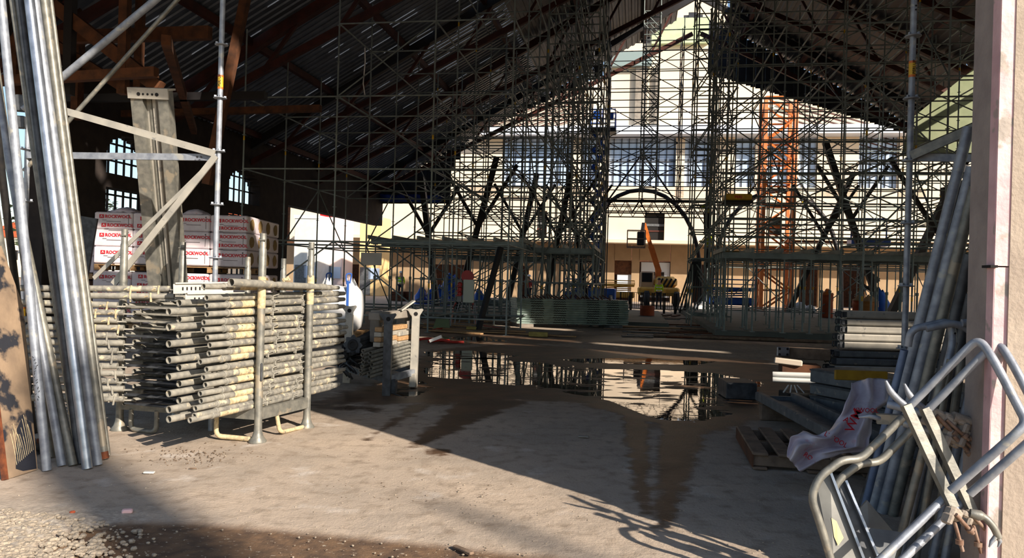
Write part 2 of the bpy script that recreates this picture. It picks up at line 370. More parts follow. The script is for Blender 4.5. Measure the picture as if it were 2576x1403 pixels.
# loose gravel and clods, nobody could count them
def rock(b, c, r, mi=0):
    n = 6; vs = []; ph = R.random() * 6
    for k, (zz, rr2) in enumerate(((-.4, .7), (.15, 1), (.6, .55))):
        for i in range(n):
            a = ph + i / n * 6.283; q = r * rr2 * R.uniform(.75, 1.2); vs.append((c[0] + math.cos(a) * q, c[1] + math.sin(a) * q * .9, c[2] + zz * r * R.uniform(.8, 1.1)))
    b.add(vs, [(i + k * n, (i + 1) % n + k * n, (i + 1) % n + k * n + n, i + k * n + n) for k in range(2) for i in range(n)] + [tuple(range(2 * n, 3 * n))], False, mi)
b = MB()
for _ in range(1500):
    px, py = R.triangular(-40, 420, 20), R.uniform(1285, 1440)
    if py < 1285 + (px / 420) * 50 or R.random() < (px - 100) / 420: continue
    rock(b, gnd(px, py) + V((0, 0, .012)), R.uniform(.006, .026) * R.uniform(.6, 1.1))
for _ in range(900):
    px, py = R.uniform(-20, 2080), R.uniform(1090, 1420)
    rock(b, gnd(px, py), R.uniform(.002, .0065) * R.uniform(.6, 1.5))
go = b.build('gravel', mat('pale crushed stone', srgb(172, 158, 138), srgb(132, 122, 108), .95, 0, 30, bump=.2)); tag(go, 'loose grey gravel and crumbs of mortar on the near floor', 'gravel', kind='stuff')
b = MB()
for _ in range(170):
    px, py = R.gauss(500, 75), R.gauss(1152, 13)
    rock(b, gnd(px, py), R.uniform(.003, .009))
for _ in range(140):
    px, py = R.uniform(600, 1300), R.uniform(1060, 1260)
    rock(b, gnd(px, py), R.uniform(.002, .006))
go = b.build('soil_crumbs', mat('dry brown soil crumbs', srgb(112, 94, 76), srgb(88, 74, 60), .95, 0, 30)); tag(go, 'brown crumbs of soil scattered on the floor in front of the tube rack', 'soil', kind='stuff')
def chip(px, py, L_, w, h, a, m, name, label, cat, group=None):
    p = gnd(px, py); b = MB(); b.box(p + V((0, 0, h / 2 + .004)), (L_, w, h), rotz(a) @ Matrix.Rotation(R.uniform(-.05, .05), 3, 'Y'), bev=h * .25)
    return tag(b.build(name, m), label, cat, group)
pinkbit = mat('pink foam scrap', srgb(232, 190, 186), None, .9)
chip(320, 1292, .06, .04, .025, .4, pinkbit, 'foam_scrap', 'small pink foam scrap on the grey floor near the gravel', 'scrap')
chip(375, 1191, .075, .035, .012, .1, white_paint, 'mortar_chip', 'flat white chip lying on the floor in front of the tube rack', 'chip')
chip(182, 1292, .03, .02, .014, .9, terracotta, 'brick_chip', 'tiny orange brick chip among the gravel', 'chip')
chip(485, 1180, .05, .012, .008, .2, wood_old, 'wood_splinter', 'small brown splinter in front of the rack foot', 'splinter')
chip(1165, 1388, .16, .03, .016, -.85, wood_old, 'wooden_stake', 'broken wooden stake lying on the brown mud at the bottom', 'stake')
chip(1468, 1100, .10, .05, .012, -.2, concrete, 'mortar_lump', 'flat grey lump on the shaded floor in front of the puddle', 'lump')
# ------------------------------------------------------------------ foreground left: loose tubes, board, facade scaffold
# (px, py) of the foot, px at the top of the frame, radius, material, label, grows thicker?
LT = [((118, 1184), 3, 0, .031, galv, 'grey steel tube with a black scribble, leftmost foot of the leaning bundle'),
      ((156, 1172), 28, 430, .030, galv, 'pale steel tube whose foot stands second from the left in the leaning bundle'),
      ((184, 1171), 84, 700, .031, galv_warm, 'brownish steel tube leaning most steeply, foot third from the left'),
      ((203, 1166), 50, 0, .031, galv_dark, 'dark tube behind the shiny one in the leaning bundle'),
      ((220, 1179), 74, 0, .036, galv_bright, 'shiny bright steel tube catching the sun in the leaning bundle'),
      ((246, 1170), 88, 0, .033, galv, 'speckled grey tube just right of the shiny one in the leaning bundle'),
      ((263, 1155), 112, 0, .032, galv_warm, 'dull grey brown tube with a rusty foot, right side of the leaning bundle'),
      ((273, 1146), 128, 0, .017, galv_warm, 'thin tube at the right edge of the leaning bundle'),
      ((198, 1158), 32, 0, .026, galv_warm, 'tan weathered tube rising left of the shiny one in the bundle'),
      ((130, 1150), 10, 300, .024, galv_warm, 'narrow tan tube half hidden behind the scribbled tube')]
for (fx, fy), tx, ty, r, m, lb in LT:
    a = gnd(fx, fy); tb = at(tx, ty, a.y + .28)
    b_ = a + (tb - a) * ((3.75) / (tb.z - a.z)) if True else tb
    t = thing('steel_tube', lb, 'tube', a, 'loose steel tubes leaning on the left')
    b = MB(); b.pipe(a + V((0, 0, .003)), b_, r, .0045, 20); b.build('tube', m, t)
    if 'rusty' in lb:
        b = MB(); d = (b_ - a).normalized(); b.tube(a + V((0, 0, .004)), a + d * .06, r + .0012, n=18); b.build('rusty_end', rust, t, 'rust red foot')
    if 'scribble' in lb:
        b = MB(); d = (b_ - a).normalized()
        for k in range(16):
            h_ = .52 + .021 * k; p = a + d * h_ + V((R.uniform(-.014, .016), -r * .98, 0)); b.bar(p, p + V((R.uniform(-.014, .014), 0, R.uniform(.006, .02))), .0035, .003)
        b.build('scribble', black, t, 'black felt pen scribble')

def coupler(b, c, ax, r=.03, s=1.0, mi_bolt=1):          # a scaffold coupler round a tube at c along ax, bolt sticking out
    m = frame(ax)
    for k in (-1, 1):
        b.lathe(c + m @ V((0, k * .018 * s, 0)) - m @ V((0, .012 * s, 0)), [(r, 0), (r + .012 * s, 0), (r + .014 * s, .012 * s), (r + .012 * s, .024 * s), (r, .024 * s)], 12, 0, m @ Matrix(((1, 0, 0), (0, 0, 1), (0, -1, 0))))
    b.box(c + m @ V((r + .016 * s, 0, 0)), (.03 * s, .05 * s, .035 * s), m, 0, .006)
    b.tube(c + m @ V((r + .012 * s, 0, -.03 * s)), c + m @ V((r + .022 * s, 0, .075 * s)), .008 * s, n=8, mi=mi_bolt)
    b.lathe(c + m @ V((r + .02 * s, 0, .052 * s)), [(.016 * s, 0), (.016 * s, .016 * s)], 6, mi_bolt)
# black tube and the tan one in front of the board carry couplers
a, e = gnd(86, 1090), at(30, 640, 5.9); t = thing('black_tube', 'black painted tube with a coupler at its foot, between board and steel tubes', 'tube', a)
b = MB(); b.pipe(a, a + (e - a) * 1.9, .027, .004, 16); b.build('tube', black_tube, t)
a2, e2 = gnd(74, 1120), at(8, 660, 5.75); t2 = thing('coupler_tube', 'tan grey tube with a swivel coupler halfway up, leftmost by the board', 'tube', a2)
b = MB(); b.pipe(a2, a2 + (e2 - a2) * 2.2, .029, .004, 16); b.build('tube', galv_warm, t2)
b = MB(); c = a2 + (e2 - a2) * .72; coupler(b, c + V((.0, -.01, 0)), e2 - a2, .03, 1.3)
b.path([c + V((.04, -.05, .02)), c + V((.05, -.06, -.12)), c + V((.1, -.06, -.17)), c + V((.16, -.06, -.18))], .014, 8, .04); b.build('swivel_coupler', [galv_warm, rust], t2)
b = MB(); c = gnd(88, 1140) + V((0, 0, .045)); b.pipe(c + V((-.02, -.07, .02)), c + V((.03, .05, .01)), .043, .012, 16); b.box(c + V((.0, 0, -.045)), (.08, .07, .04), None, 0, .01); coupler(b, c + V((-.02, 0, .02)), V((.4, 1, 0)), .042, .8)
tag(b.build('scaffold_coupler', [galv_dark, rust]), 'dark scaffold coupler lying at the foot of the board', 'coupler')
# muddy shuttering board leaning at the far left, its rusty edge towards us
P0, P1 = gnd(14, 1206), gnd(88, 1182); up = (at(0, 720, P0.y + .35) - at(30, 1206, P0.y)); up = up.normalized() * 1.75
n_ = (P1 - P0).cross(up).normalized() * .022
t = thing('shuttering_board', 'mud smeared shuttering board leaning at the far left edge', 'board', P0)
b = MB(); w_ = P1 - P0
top = [P0, P1, P1 + up * .72 - w_ * .1, P1 + up - w_ * .75, P0 + up * 1.0 - w_ * .5]
b.prism(top, n_); b.build('panel', board_mud, t)
b = MB(); b.bar(P0 - w_ * .06 + n_ * .5, P0 - w_ * .06 + up + n_ * .5 - w_ * .45, .03, .03, w_); b.build('edge_strip', rust, t, 'rust brown edge strip')
b = MB(); b.prism([P0 + w_ * x + up * z + n_ * 1.01 for x, z in ((.26, .03), (.5, .012), (.97, .004), (.95, .1), (.88, .2), (.6, .235), (.38, .19), (.3, .1))], n_ * .03); b.build('dark_smear', mat('dark bitumen smear', srgb(38, 40, 50), srgb(30, 32, 40), .6, 0, 9), t, 'dark smear at the foot')
b = MB()
for k in range(11):
    q = P0 + w_ * (.30 + .06 * k) + up * (.045 + .004 * k) + n_ * 1.04; s_ = [q + up * (j * .022) * (1 + .25 * math.sin(k)) - w_ * (.012 * j + .004 * j * j * .5) for j in range(7)]
    b.path(s_, .002, 5)
b.build('scrape_marks', cream_mud, t, 'pale curved scrape marks')

# ------------------------------------------------------------------ facade scaffold bay on the left of the entrance
def rosette_post(b, a, e, r=.0242, dz=.5, z0=.0, rr_=.06):
    b.tube(a, e, r, n=16)
    d = (e - a).normalized(); L_ = (e - a).length; s = z0
    while s < L_:
        c = a + d * s; b.lathe(c, [(r, -.007), (rr_ * .8, -.006), (rr_, -.003), (rr_, .003), (rr_ * .8, .006), (r, .007)], 14)
        for k in range(4):
            an = k * math.pi / 2 + .5; b.box(c + V((math.cos(an) * rr_ * .72, math.sin(an) * rr_ * .72, .012)), (.02, .012, .022), rotz(an))
        s += dz
def sticker(parent, c, r, z0, z1, txt):                  # yellow band with red rims round a post
    b = MB(); b.tube(c + V((0, 0, z0)), c + V((0, 0, z1)), r + .0012, n=16, caps=False); b.build('sticker', yellow, parent, 'yellow sticker')
    b = MB()
    for z in (z0, z1): b.tube(c + V((0, 0, z - .009)), c + V((0, 0, z + .009)), r + .0018, n=16)
    b.build('sticker_rim', orange_paint, parent, 'orange red rim of the sticker')
    o = text(txt, .034, black, parent, 'sticker_lettering'); o.matrix_basis = Matrix.Translation(c + V((.012, -r - .0035, z0 + .012))) @ Matrix.Rotation(-math.pi / 2, 4, 'Y') @ Matrix.Rotation(math.pi / 2, 4, 'X')
_txt = {}
def text(s, size, m, parent, name='lettering', ext=.0008, align='LEFT', bold=.0):
    key = (s, size, m.name, align, bold)
    if key not in _txt:
        cu = bpy.data.curves.new('txt', 'FONT'); cu.body = s; cu.size = size; cu.extrude = ext; cu.align_x = align; cu.resolution_u = 2; cu.offset = bold
        o = bpy.data.objects.new('txt', cu); COL.objects.link(o); bpy.context.view_layer.update()
        me = bpy.data.meshes.new_from_object(o.evaluated_get(bpy.context.evaluated_depsgraph_get())); bpy.data.objects.remove(o); me.materials.clear(); me.materials.append(m); _txt[key] = me
    return link(name, _txt[key], parent)
A = at(541, 700, 6.94); A = V((A.x, A.y, 0)); Bp = at(60, 700, 7.15); Bp = V((Bp.x, Bp.y, 0))
t = thing('facade_scaffold', 'galvanised scaffold bay with rosette posts and braces left of the entrance', 'scaffold', A)
b = MB(); rosette_post(b, A, A + V((0, 0, 4.6)), z0=.12); b.build('standard', galv, t); sticker(t, A, .0242, at(557, 222, 6.94).z, at(557, 192, 6.94).z, 'PERI UP')
b = MB(); rosette_post(b, Bp, Bp + V((0, 0, 4.6)), z0=.12); b.build('standard', galv, t); sticker(t, Bp, .0242, 1.0, 1.09, 'PERI UP')
def P(px, py, d=6.9): return at(px, py, d)
b = MB(); b.bar(P(540, 396, 6.93), P(66, 390, 7.13), .03, .062); b.lathe(P(540, 396, 6.93), [(.02, -.05), (.02, .05)], 8); b.build('ledger', galv, t)
for k in range(2):
    b = MB(); c = P(497 + k * 10, 395, 6.9); b.tube(c + V((0, -.012, 0)), c + V((0, -.004, 0)), .009, n=10); b.build('pin_hole', dark_hole, t)
b = MB(); b.bar(P(540, 386, 6.88), P(160, 278, 7.02), .014, .065); b.bar(P(160, 278, 7.02), P(62, 248, 7.1), .014, .065); b.build('brace', deck_steel, t)
b = MB(); b.bar(P(543, 392, 6.86), P(285, 715, 6.95), .014, .06); b.build('brace', deck_steel, t)
b = MB(); b.bar(P(540, 400, 6.98), P(236, 700, 7.2), .012, .04); b.build('brace', deck_steel, t)
b = MB(); b.tube(P(60, 275, 7.05), P(470, -66, 6.9), .034, n=14); b.build('raker', galv, t)
b = MB(); b.tube(P(60, 430, 7.15), P(505, -66, 7.3), .021, n=12); b.build('raker', galv_warm, t)
b = MB(); c = V((Bp.x, Bp.y, 0)) + V((-.02, -.06, 3.05)); b.box(c, (.13, .06, .16), rotz(.3), 0, .01); b.box(c + V((-.02, 0, -.18)), (.1, .06, .12), rotz(.3), 0, .01); b.box(c + V((0, 0, .95)), (.16, .05, .08), rotz(.3), 0, .01); b.build('bracket', galv_dark, t)

# ------------------------------------------------------------------ tall steel formwork beam propped up behind the tube rack
foot, top = V((at(453, 1000, 8.3).x, 8.3, 0)), at(385, 226, 7.4)
L_ = (top - foot); ax = L_.normalized(); m_ = frame(ax, (-.2, -1, .15)); m_ = frame(ax, (.25, -1, 0))
X_, Z_ = m_ @ V((1, 0, 0)), m_ @ V((0, 0, 1))
if Z_.y > 0: Z_ = -Z_
X_ = V((1, 0, 0)) - ax * ax.x; X_.normalize(); Z_ = X_.cross(ax); Z_ = Z_ if Z_.y < 0 else -Z_
t = thing('formwork_beam', 'tall upright galvanised beam with two flanges leaning behind the tube rack', 'beam', foot)
def beam_bar(x0, x1, z0, z1, mm, nm, l0=0, l1=1):
    b = MB(); a, e = foot + L_ * l0, foot + L_ * l1; q = [(x0, z0), (x1, z0), (x1, z1), (x0, z1)]
    b.prism([a + X_ * x + Z_ * z for x, z in q], e - a); return b.build(nm, mm, t)
beam_bar(-.185, -.065, -.03, .10, galv_warm, 'flange'); beam_bar(-.065, .035, -.05, .02, deck_steel, 'web', 0, .985); beam_bar(.085, .185, -.03, .10, galv_warm, 'flange')
beam_bar(-.03, -.012, .02, .035, galv_warm, 'rib', 0, .98); beam_bar(.005, .035, .02, .045, deck_steel, 'rib', 0, .98)
b = MB(); e = foot + L_; b.prism([e + X_ * x + Z_ * z for x, z in ((-.2, -.06), (.2, -.06), (.2, .12), (-.2, .12))], ax * .02); b.prism([e + X_ * x + Z_ * z for x, z in ((-.2, .10), (.2, .10), (.2, .12), (-.2, .12))], ax * -.085); b.build('end_plate', deck_steel, t)
for x in (-.09, -.045, .0, .045, .09):
    b = MB(); c = e - ax * .04 + X_ * x + Z_ * .1205; b.tube(c, c + Z_ * .003, .011 if abs(x) < .06 else .018, n=10); b.build('bolt_hole', dark_hole, t)
# ------------------------------------------------------------------ the tube rack (stillage) with its stacked frames and tubes
FL, FR, BR = gnd(300, 1082), gnd(648, 1112), gnd(771, 1076); BL = FL + (BR - FR)
ux, uy = (FR - FL).normalized(), (BR - FR).normalized()
def post_mb(p, h, pin=True):
    b = MB(); b.lathe(p, [(.075, 0), (.078, .012), (.05, .05), (.038, .09), (.034, .13), (.034, h - .5)], 18)
    b.lathe(p + V((0, 0, h - .5)), [(.034, 0), (.036, .02), (.033, .05), (.033, .36), (.028, .37), (.028, .5)], 16)
    if pin:
        for z, s in ((h - .06, .007),): b.tube(p + V((-.03, -.03, z)), p + V((.03, -.032, z)), s, n=8)
    return b
t = thing('tube_rack', 'galvanised steel stillage with round posts and flared feet holding scaffold tubes', 'rack', FL)
for p, h in ((FL, 1.86), (FR, 1.84), (BR, 1.80), (BL, 1.78)):
    o = post_mb(p, h).build('post', galv_warm, t)
    if p in (FR, BR):
        b = MB(); b.lathe(p + V((0, 0, 1.18 if p is FR else 1.2)), [(.0345, 0), (.0352, .01), (.0352, .27), (.0345, .28)], 18); b.build('mud_coat', cream_mud, o, 'cream mud splash on the post')
for p, q, nm in ((FL, FR, 'front_beam'), (BL, BR, 'rear_beam'), (FR, BR, 'side_beam'), (FL, BL, 'side_beam')):
    b = MB(); b.bar(p + V((0, 0, .25)), q + V((0, 0, .25)), .05, .1); b.build(nm, galv_warm, t)
for k in (.1, .72):
    b = MB(); c = FL + (FR - FL) * k - uy * .02
    b.path([c + V((0, 0, .21)), c + V((0, 0, .025)), c + (FR - FL) * .19 + V((0, 0, .018)), c + (FR - FL) * .19 + V((0, 0, .21))] if k < .5 else [c + V((0, 0, .21)), c + V((0, 0, .03)) , FR - ux * .05 + V((0, 0, .022))], .022, 8, .06); b.build('skid', galv_warm if k < .5 else cream_mud, t)
b = MB(); p = (FR + BR) / 2 + V((0, 0, .025)); b.path([FR + uy * .25 + V((0, 0, .21)), FR + uy * .3 + V((0, 0, .03)), BR - uy * .06 + V((0, 0, .02))], .02, 8, .06); b.build('skid', cream_mud, t)
b = MB(); p = FR + V((.024, -.025, .62)); b.box(p, (.02, .02, .16), rotz(.6), 0, .006); b.build('tag_holder', galv_dark, t)

# right stack: single standards with spigots lying along the short side, one above the other
RS = [(512, 720), (519, 749), (519, 769), (520, 790), (512, 811), (510, 830), (521, 849), (527, 868), (525, 889), (503, 910), (519, 929), (511, 949), (516, 968), (503, 990), (505, 1008), (491, 1027), (488, 1046), (477, 1072)]
n = len(RS)
for i, (px, py) in enumerate(RS):
    a = at(px, py, 5.86 + (px - 477) * .004); zz = max(a.z, .31); a.z = zz; d = (uy * 1.0 + V((R.uniform(-.01, .01), 0, R.uniform(-.008, .012)))).normalized()
    Lt = 1.98 + R.uniform(-.08, .06); r = .0298
    lb = 'muddy scaffold tube with a spigot, %s in the right stack' % nth(i, n)
    t = thing('scaffold_tube', lb, 'tube', a, 'spigot tubes in the right stack of the rack')
    b = MB(); b.pipe(a + d * .23, a + d * (Lt - .12), r, .004, 16); b.build('tube', mud_tube, t)
    b = MB(); b.pipe(a, a + d * .26, .0242, .006, 14); b.build('spigot', mud_tube2, t)
    b = MB(); b.tube(a + d * (Lt - .13), a + d * Lt, .0242, .02, 12); b.build('spigot', mud_tube2, t)
    b = MB(); b.lathe(a + d * .225, [(r, 0), (r + .003, .004), (r + .003, .016), (r, .02)], 16, 0, frame(d) @ Matrix(((1, 0, 0), (0, 0, 1), (0, -1, 0)))); b.build('collar', mud_tube2, t)
    if i % 3 != 1:
        s0 = .3 + .1 * R.random(); b = MB(); b.tube(a + d * s0, a + d * (s0 + .22), r + .0012, n=16, caps=False); b.build('mud_band', cream_mud, t, 'cream band of dried mud')
    for k, s0 in enumerate((.82 + R.uniform(-.03, .03), 1.22 + R.uniform(-.03, .03))):
        b = MB(); c = a + d * s0; b.box(c + V((.02, -.01, -.02)), (.035, .012, .05), frame(d), 0, .004); b.bar(c + V((.03, -.02, .0)), c + V((.055, -.02, .018)) + d * .05, .012, .008); b.build('wedge_lug', mud_tube2, t)
a = at(581, 710, 6.05); e = at(820, 722, 7.4); t = thing('short_pipe', 'wide open pipe lying across the top of the right stack', 'pipe', a)
b = MB(); b.pipe(a, a + (e - a) * .38, .034, .004, 18); b.build('pipe', mud_tube2, t)
b = MB(); b.tube(a + (e - a) * .37, a + (e - a) * .44, .026, n=14); b.tube(a + (e - a) * .44, e, .03, n=14); b.tube(a + (e - a) * .93, a + (e - a) * .96, .034, n=14); b.build('spigot', mud_tube2, t)
b = MB(); b.box(a + (e - a) * .53 + V((0, 0, .05)), (.04, .09, .03), frame(e - a), 0, .008); b.tube(a + (e - a) * .5 + V((0, 0, .03)), a + (e - a) * .55 + V((0, 0, .075)), .01); b.build('lug', cream_mud, t)

# middle stack: ladder frames, each two open tubes joined by flat rungs, ends staggered
YS = [(449, 1), (468, 0), (486, 1), (508, 0), (528, 1), (550, 0), (570, 1), (591, 0), (611, 1), (632, 0), (652, 1), (675, 0), (695, 1), (718, 0), (737, 1), (760, 0)]
right_py = [775, 797, 816, 836, 856, 878, 897, 919, 937, 961, 978, 1003, 1020, 1043, 1058, 1083]
n = 16
for i in range(n):
    st = (i + 1) % 2
    a = at(450 if st else 424, right_py[i] - 13, 6.08 if st else 5.92); a.z = max(a.z, .30)
    c = at(338 if st else 312, 748 + i * 18.6, 6.72 if st else 6.6); c.z = max(a.z, .30)
    d = uy; lb = 'grey ladder frame of open tubes, %s in the middle stack' % nth(i, n)
    t = thing('ladder_frame', lb, 'frame', a, 'ladder frames stacked in the rack')
    b = MB(); b.pipe(a, a + d * 1.75, .029, .004, 16); b.build('tube', mud_tube2, t)
    b = MB(); b.pipe(c, c + d * 1.7, .0275, .004, 16); b.lathe(c + d * .16, [(.0275, 0), (.031, .004), (.031, .05), (.0275, .054)], 14, 0, frame(d) @ Matrix(((1, 0, 0), (0, 0, 1), (0, -1, 0)))); b.build('tube', mud_tube2, t)
    b = MB(); b.bar(c + d * .3 + V((.03, 0, 0)), c + d * .9 + V((.03, 0, 0)), .05, .012); b.bar(c + d * .30 + V((0, 0, -.02)), c + d * .42 + V((.05, 0, -.02)), .03, .01); b.build('end_plate', mud_tube2, t)
    for k, s_ in enumerate((.1, .3, .5, .75, 1.0, 1.25)):
        b = MB(); b.bar(c + d * (s_ - .1) + V((.02, 0, 0)), a + d * (s_ + .35), .05, .016); b.build('rung', mud_tube2 if i < 5 else galv_dark, t)
    b = MB(); q = c + d * .2 + V((0, -.02, -.025)); b.box(q, (.012, .03, .055), None, 0, .004); b.build('hook', mud_tube2, t)
# left stack: ledgers lying across, only their right ends show between the leaning tubes and the frames
n = 16
for i in range(n):
    e = at(300 + (12 if i % 2 else -4), 729 + i * 19.1, 6.56); e.z = max(e.z, .34); a = e + V((-.78, -.12, R.uniform(-.008, .008)))
    if i < 2: e = e + V((.42 if i == 0 else .4, .1, .02)) ; 
    lb = 'grey ledger tube with wedge locks, %s in the left stack' % nth(i, n)
    t = thing('ledger_tube', lb, 'tube', a, 'ledgers in the left stack of the rack')
    b = MB(); b.tube(a, e, .0275, n=14); b.lathe(a + (e - a) * .55, [(.0245, -.005), (.028, -.003), (.028, .003), (.0245, .005)], 14, 0, frame(e - a) @ Matrix(((1, 0, 0), (0, 0, 1), (0, -1, 0)))); b.build('tube', mud_tube2 if i % 3 else mud_tube, t)
    for k in (.62 + R.uniform(0, .12), .84 + R.uniform(0, .12)):
        b = MB(); q = a + (e - a) * k; b.box(q + V((0, -.02, -.012)), (.014, .02, .085), Matrix.Rotation(R.uniform(-.2, .2), 3, 'Y'), 0, .004); b.bar(q + V((-.06, -.03, -.01)), q + V((-.02, -.034, .0)), .01, .012); b.build('wedge_lock', cream_mud if i < 6 else mud_tube2, t)
    b = MB(); b.bar(e + V((-.01, 0, -.01)), e + V((.07, .03, -.012)), .03, .012); b.build('end_fork', mud_tube2, t)
# tilted perforated plates on top of the middle stack
for k, (x, y) in enumerate(((440, 712), (470, 738))):
    a, e = at(x, y, 6.5), at(x + 150, y - 2, 6.75); t = thing('perforated_rail', ('upper' if k == 0 else 'lower') + ' sunlit perforated rail lying on top of the rack behind the ladder frames', 'rail', a)
    b = MB(); b.bar(a, e, .10, .012); b.bar(a + V((0, -.03, -.05)), e + V((0, -.03, -.05)), .012, .085); b.build('rail', deck_steel, t)
    for j in range(6):
        b = MB(); q = a + (e - a) * (.16 + .07 * j) + V((0, -.037, -.05)); b.box(q, (.014, .006, .03), None, 0, .002); b.build('slot', dark_hole, t)

# ------------------------------------------------------------------ a second rack right behind, only its posts show
t = thing('rear_rack', 'second galvanised rack behind the tube rack, only its post tops showing', 'rack', V((-2.9, 7.8, 0)))
for px, py, d in ((624, 646, 7.6), (714, 650, 8.3), (455, 640, 8.0)):
    p = at(px, py, d); q = V((p.x, p.y, 0)); b = post_mb(q, p.z, False); b.tube(q + V((0, -.03, p.z - .1)), q + V((0, -.036, p.z - .1)), .012, n=10); b.build('post', galv_warm, t)
q = [V((at(px, 800, d).x, d, .25)) for px, d in ((624, 7.6), (714, 8.3), (455, 8.0))]
for i in ((0, 1), (0, 2)):
    b = MB(); b.bar(q[i[0]], q[i[1]], .05, .1); b.build('beam', galv_warm, t)

# ------------------------------------------------------------------ crate of tubes and blocks with eye posts
def eye_post(px, py_top, px_b, py_b, m, parent, w_=.085):
    p = gnd(px_b, py_b); z1 = at(px, py_top, p.y).z; top_ = V((at(px, py_top, p.y).x, p.y, z1))
    b = MB(); b.bar(p, top_ - V((0, 0, .12)), w_, w_ * .8, (0, 1, 0)); o = b.build('post', m, parent)
    c = top_ - V((0, 0, .06)); b = MB()
    b.prism([c + V((x, -.02, z)) for x, z in ((-.05, -.1), (.05, -.1), (.055, -.02), (.1, .055), (.085, .075), (.0, .06), (-.1, .075), (-.115, .055), (-.055, -.02))], V((0, .02, 0))); h_ = b.build('eye_plate', m, o)
    b = MB(); b.tube(c + V((0, -.0235, .0)), c + V((0, -.0205, 0)), .028, n=12); b.build('eye_hole', dark_hole, o)
    return p
t = thing('eye_post_crate', 'low steel crate with eyed flat posts full of tubes and wooden blocks', 'crate', gnd(975, 994))
C1 = eye_post(978, 790, 972, 994, galv_dark, t, .1); C2 = eye_post(1047, 778, 1040, 972, deck_steel, t, .1); C3 = eye_post(880, 770, 872, 962, deck_steel, t, .1)  # first post darker, other two paler: shade and sun put into their colours
C4 = C3 + (C2 - C1)
for p, q in ((C1, C2), (C1, C3), (C3, C4), (C2, C4)):
    b = MB(); b.bar(p + V((0, 0, .2)), q + V((0, 0, .2)), .06, .08); b.build('beam', galv if (p is C1 and q is C2) else galv_dark, t)
for p, k in ((C1, .9), (C1, .15)):
    b = MB(); q = C1 + (C2 - C1) * k; b.box(q + V((.03, -.02, .1)), (.09, .09, .18), HR, 0, .008); b.build('foot', deck_steel if k > .5 else galv_dark, t)
cx, cy = (C3 - C1), (C2 - C1)
def inside(a, b_, z): return C1 + cx * a + cy * b_ + V((0, 0, z))
for k in range(7):                                        # pale timber blocks in two heaps
    i, j = k % 4, k // 4; p = inside(.16 + .02 * R.random(), .38 + .0 * i, .62 + .065 * i + j * .0) if j == 0 else inside(.14, .8, .60 + .065 * (i))
    b = MB(); b.box(p, (.1, .82 if j == 0 else .5, .06), frame(cy) @ rotz(R.uniform(-.02, .02)), 0, .006)
    tag(b.build('timber_block', wood if k % 2 else deck_steel), 'sawn timber block in the crate of tubes, %s of its %s pile' % (nth(3 - i if j == 0 else 2 - i, 4 if j == 0 else 3), 'front' if j == 0 else 'rear'), 'block', 'timber blocks in the crate')
b = MB(); b.box(inside(.2, .55, .98), (.16, 1.25, .1), frame(cy), 0, .01); b.box(inside(.36, .12, .83), (.14, .1, .42), frame(cy), 0, .01); b.box(inside(.3, 1.02, .83), (.14, .14, .42), frame(cy), 0, .01); b.box(inside(.34, .12, .86), (.17, .02, .04), frame(cy), 0)
tag(b.build('portal_frame', concrete), 'grey bridging frame standing over the timber blocks in the crate', 'frame')
b = MB(); b.box(inside(.37, .07, .88), (.1, .02, .035), frame(cy)); tag(b.build('clip', mat('green plastic', srgb(30, 150, 92))), 'green plastic clip on the bridging frame of the crate', 'clip')
for k in range(14):
    i, j = k % 7, k // 7; z = .29 + .048 * i; p0, p1 = inside(.26 - .2 * j, -.42 - .1 * R.random(), z - .02), inside(.26 - .2 * j, 1.12 + .18 * R.random(), z + .03)
    b = MB(); b.pipe(p0, p1, .0235, .004, 10); tag(b.build('crate_tube', galv_warm if j else mud_tube2), 'grey tube lying lengthwise in the eyed crate, %s of its %s row' % (nth(6 - i, 7), 'left' if j == 0 else 'right'), 'tube', 'tubes lying in the eyed crate')
for k in range(16):
    i, j = k % 4, k // 4; z = .5 + .05 * i; p0 = inside(.5 + .12 * j, -.32 - R.random() * .25, z - .04 * j); p1 = inside(.42 + .12 * j, .9, z + .1)
    b = MB(); s = .022
    b.bar(p0, p1, s * 2, s * 2); q0 = p0 - (p1 - p0).normalized() * .002; fm = frame(p1 - p0)
    b.box(q0, (s * 1.5, .006, s * 1.5), fm, 1); b.mi[-6:] = [1] * 6
    tag(b.build('box_section', [galv_dark, dark_hole]), 'dark square steel section sticking out of the left end of the eyed crate', 'section', 'square sections in the eyed crate')
c = inside(.52, -.42, .6); b = MB(); fm = frame(V((-.25, -1, .1))) @ Matrix(((1, 0, 0), (0, 0, 1), (0, -1, 0)))
prof = []
vs, N_ = [], 32
for kk, yy in enumerate((0, .012)):
    for j in range(N_):
        r_ = .12 + .016 * math.cos(8 * j / N_ * 6.283); vs.append(c + fm @ V((math.cos(j / N_ * 6.283) * r_, math.sin(j / N_ * 6.283) * r_, yy)))
b.add(vs, [(j, (j + 1) % N_, N_ + (j + 1) % N_, N_ + j) for j in range(N_)] + [tuple(range(N_))[::-1], tuple(range(N_, 2 * N_))]); t = thing('rosette_disc', 'dark scalloped rosette disc among the steel ends in the eyed crate', 'disc', c); b.build('disc', galv_dark, t)
b = MB(); b.lathe(c + fm @ V((0, 0, .012)), [(.075, 0), (.07, .012), (.04, .014), (.034, .004)], 20, 0, fm); b.build('hub', black, t)
for k in range(9):
    p0 = inside(.62 + .1 * (k % 3), -.45 + .04 * k, .34 + .055 * (k // 3)); b = MB(); b.path([p0, p0 + V((-.05, -.12, -.03)), p0 + V((.06, -.2, -.09)), p0 + V((.1, -.16, -.16))], .014, 8, .05); b.bar(p0, inside(.5, .6, .4 + .05 * (k // 3)), .05, .02)
    tag(b.build('strut_hook', galv_dark if k % 2 else black_tube), 'dark hooked strut hanging from the left end of the eyed crate', 'strut', 'hooked struts in the eyed crate')
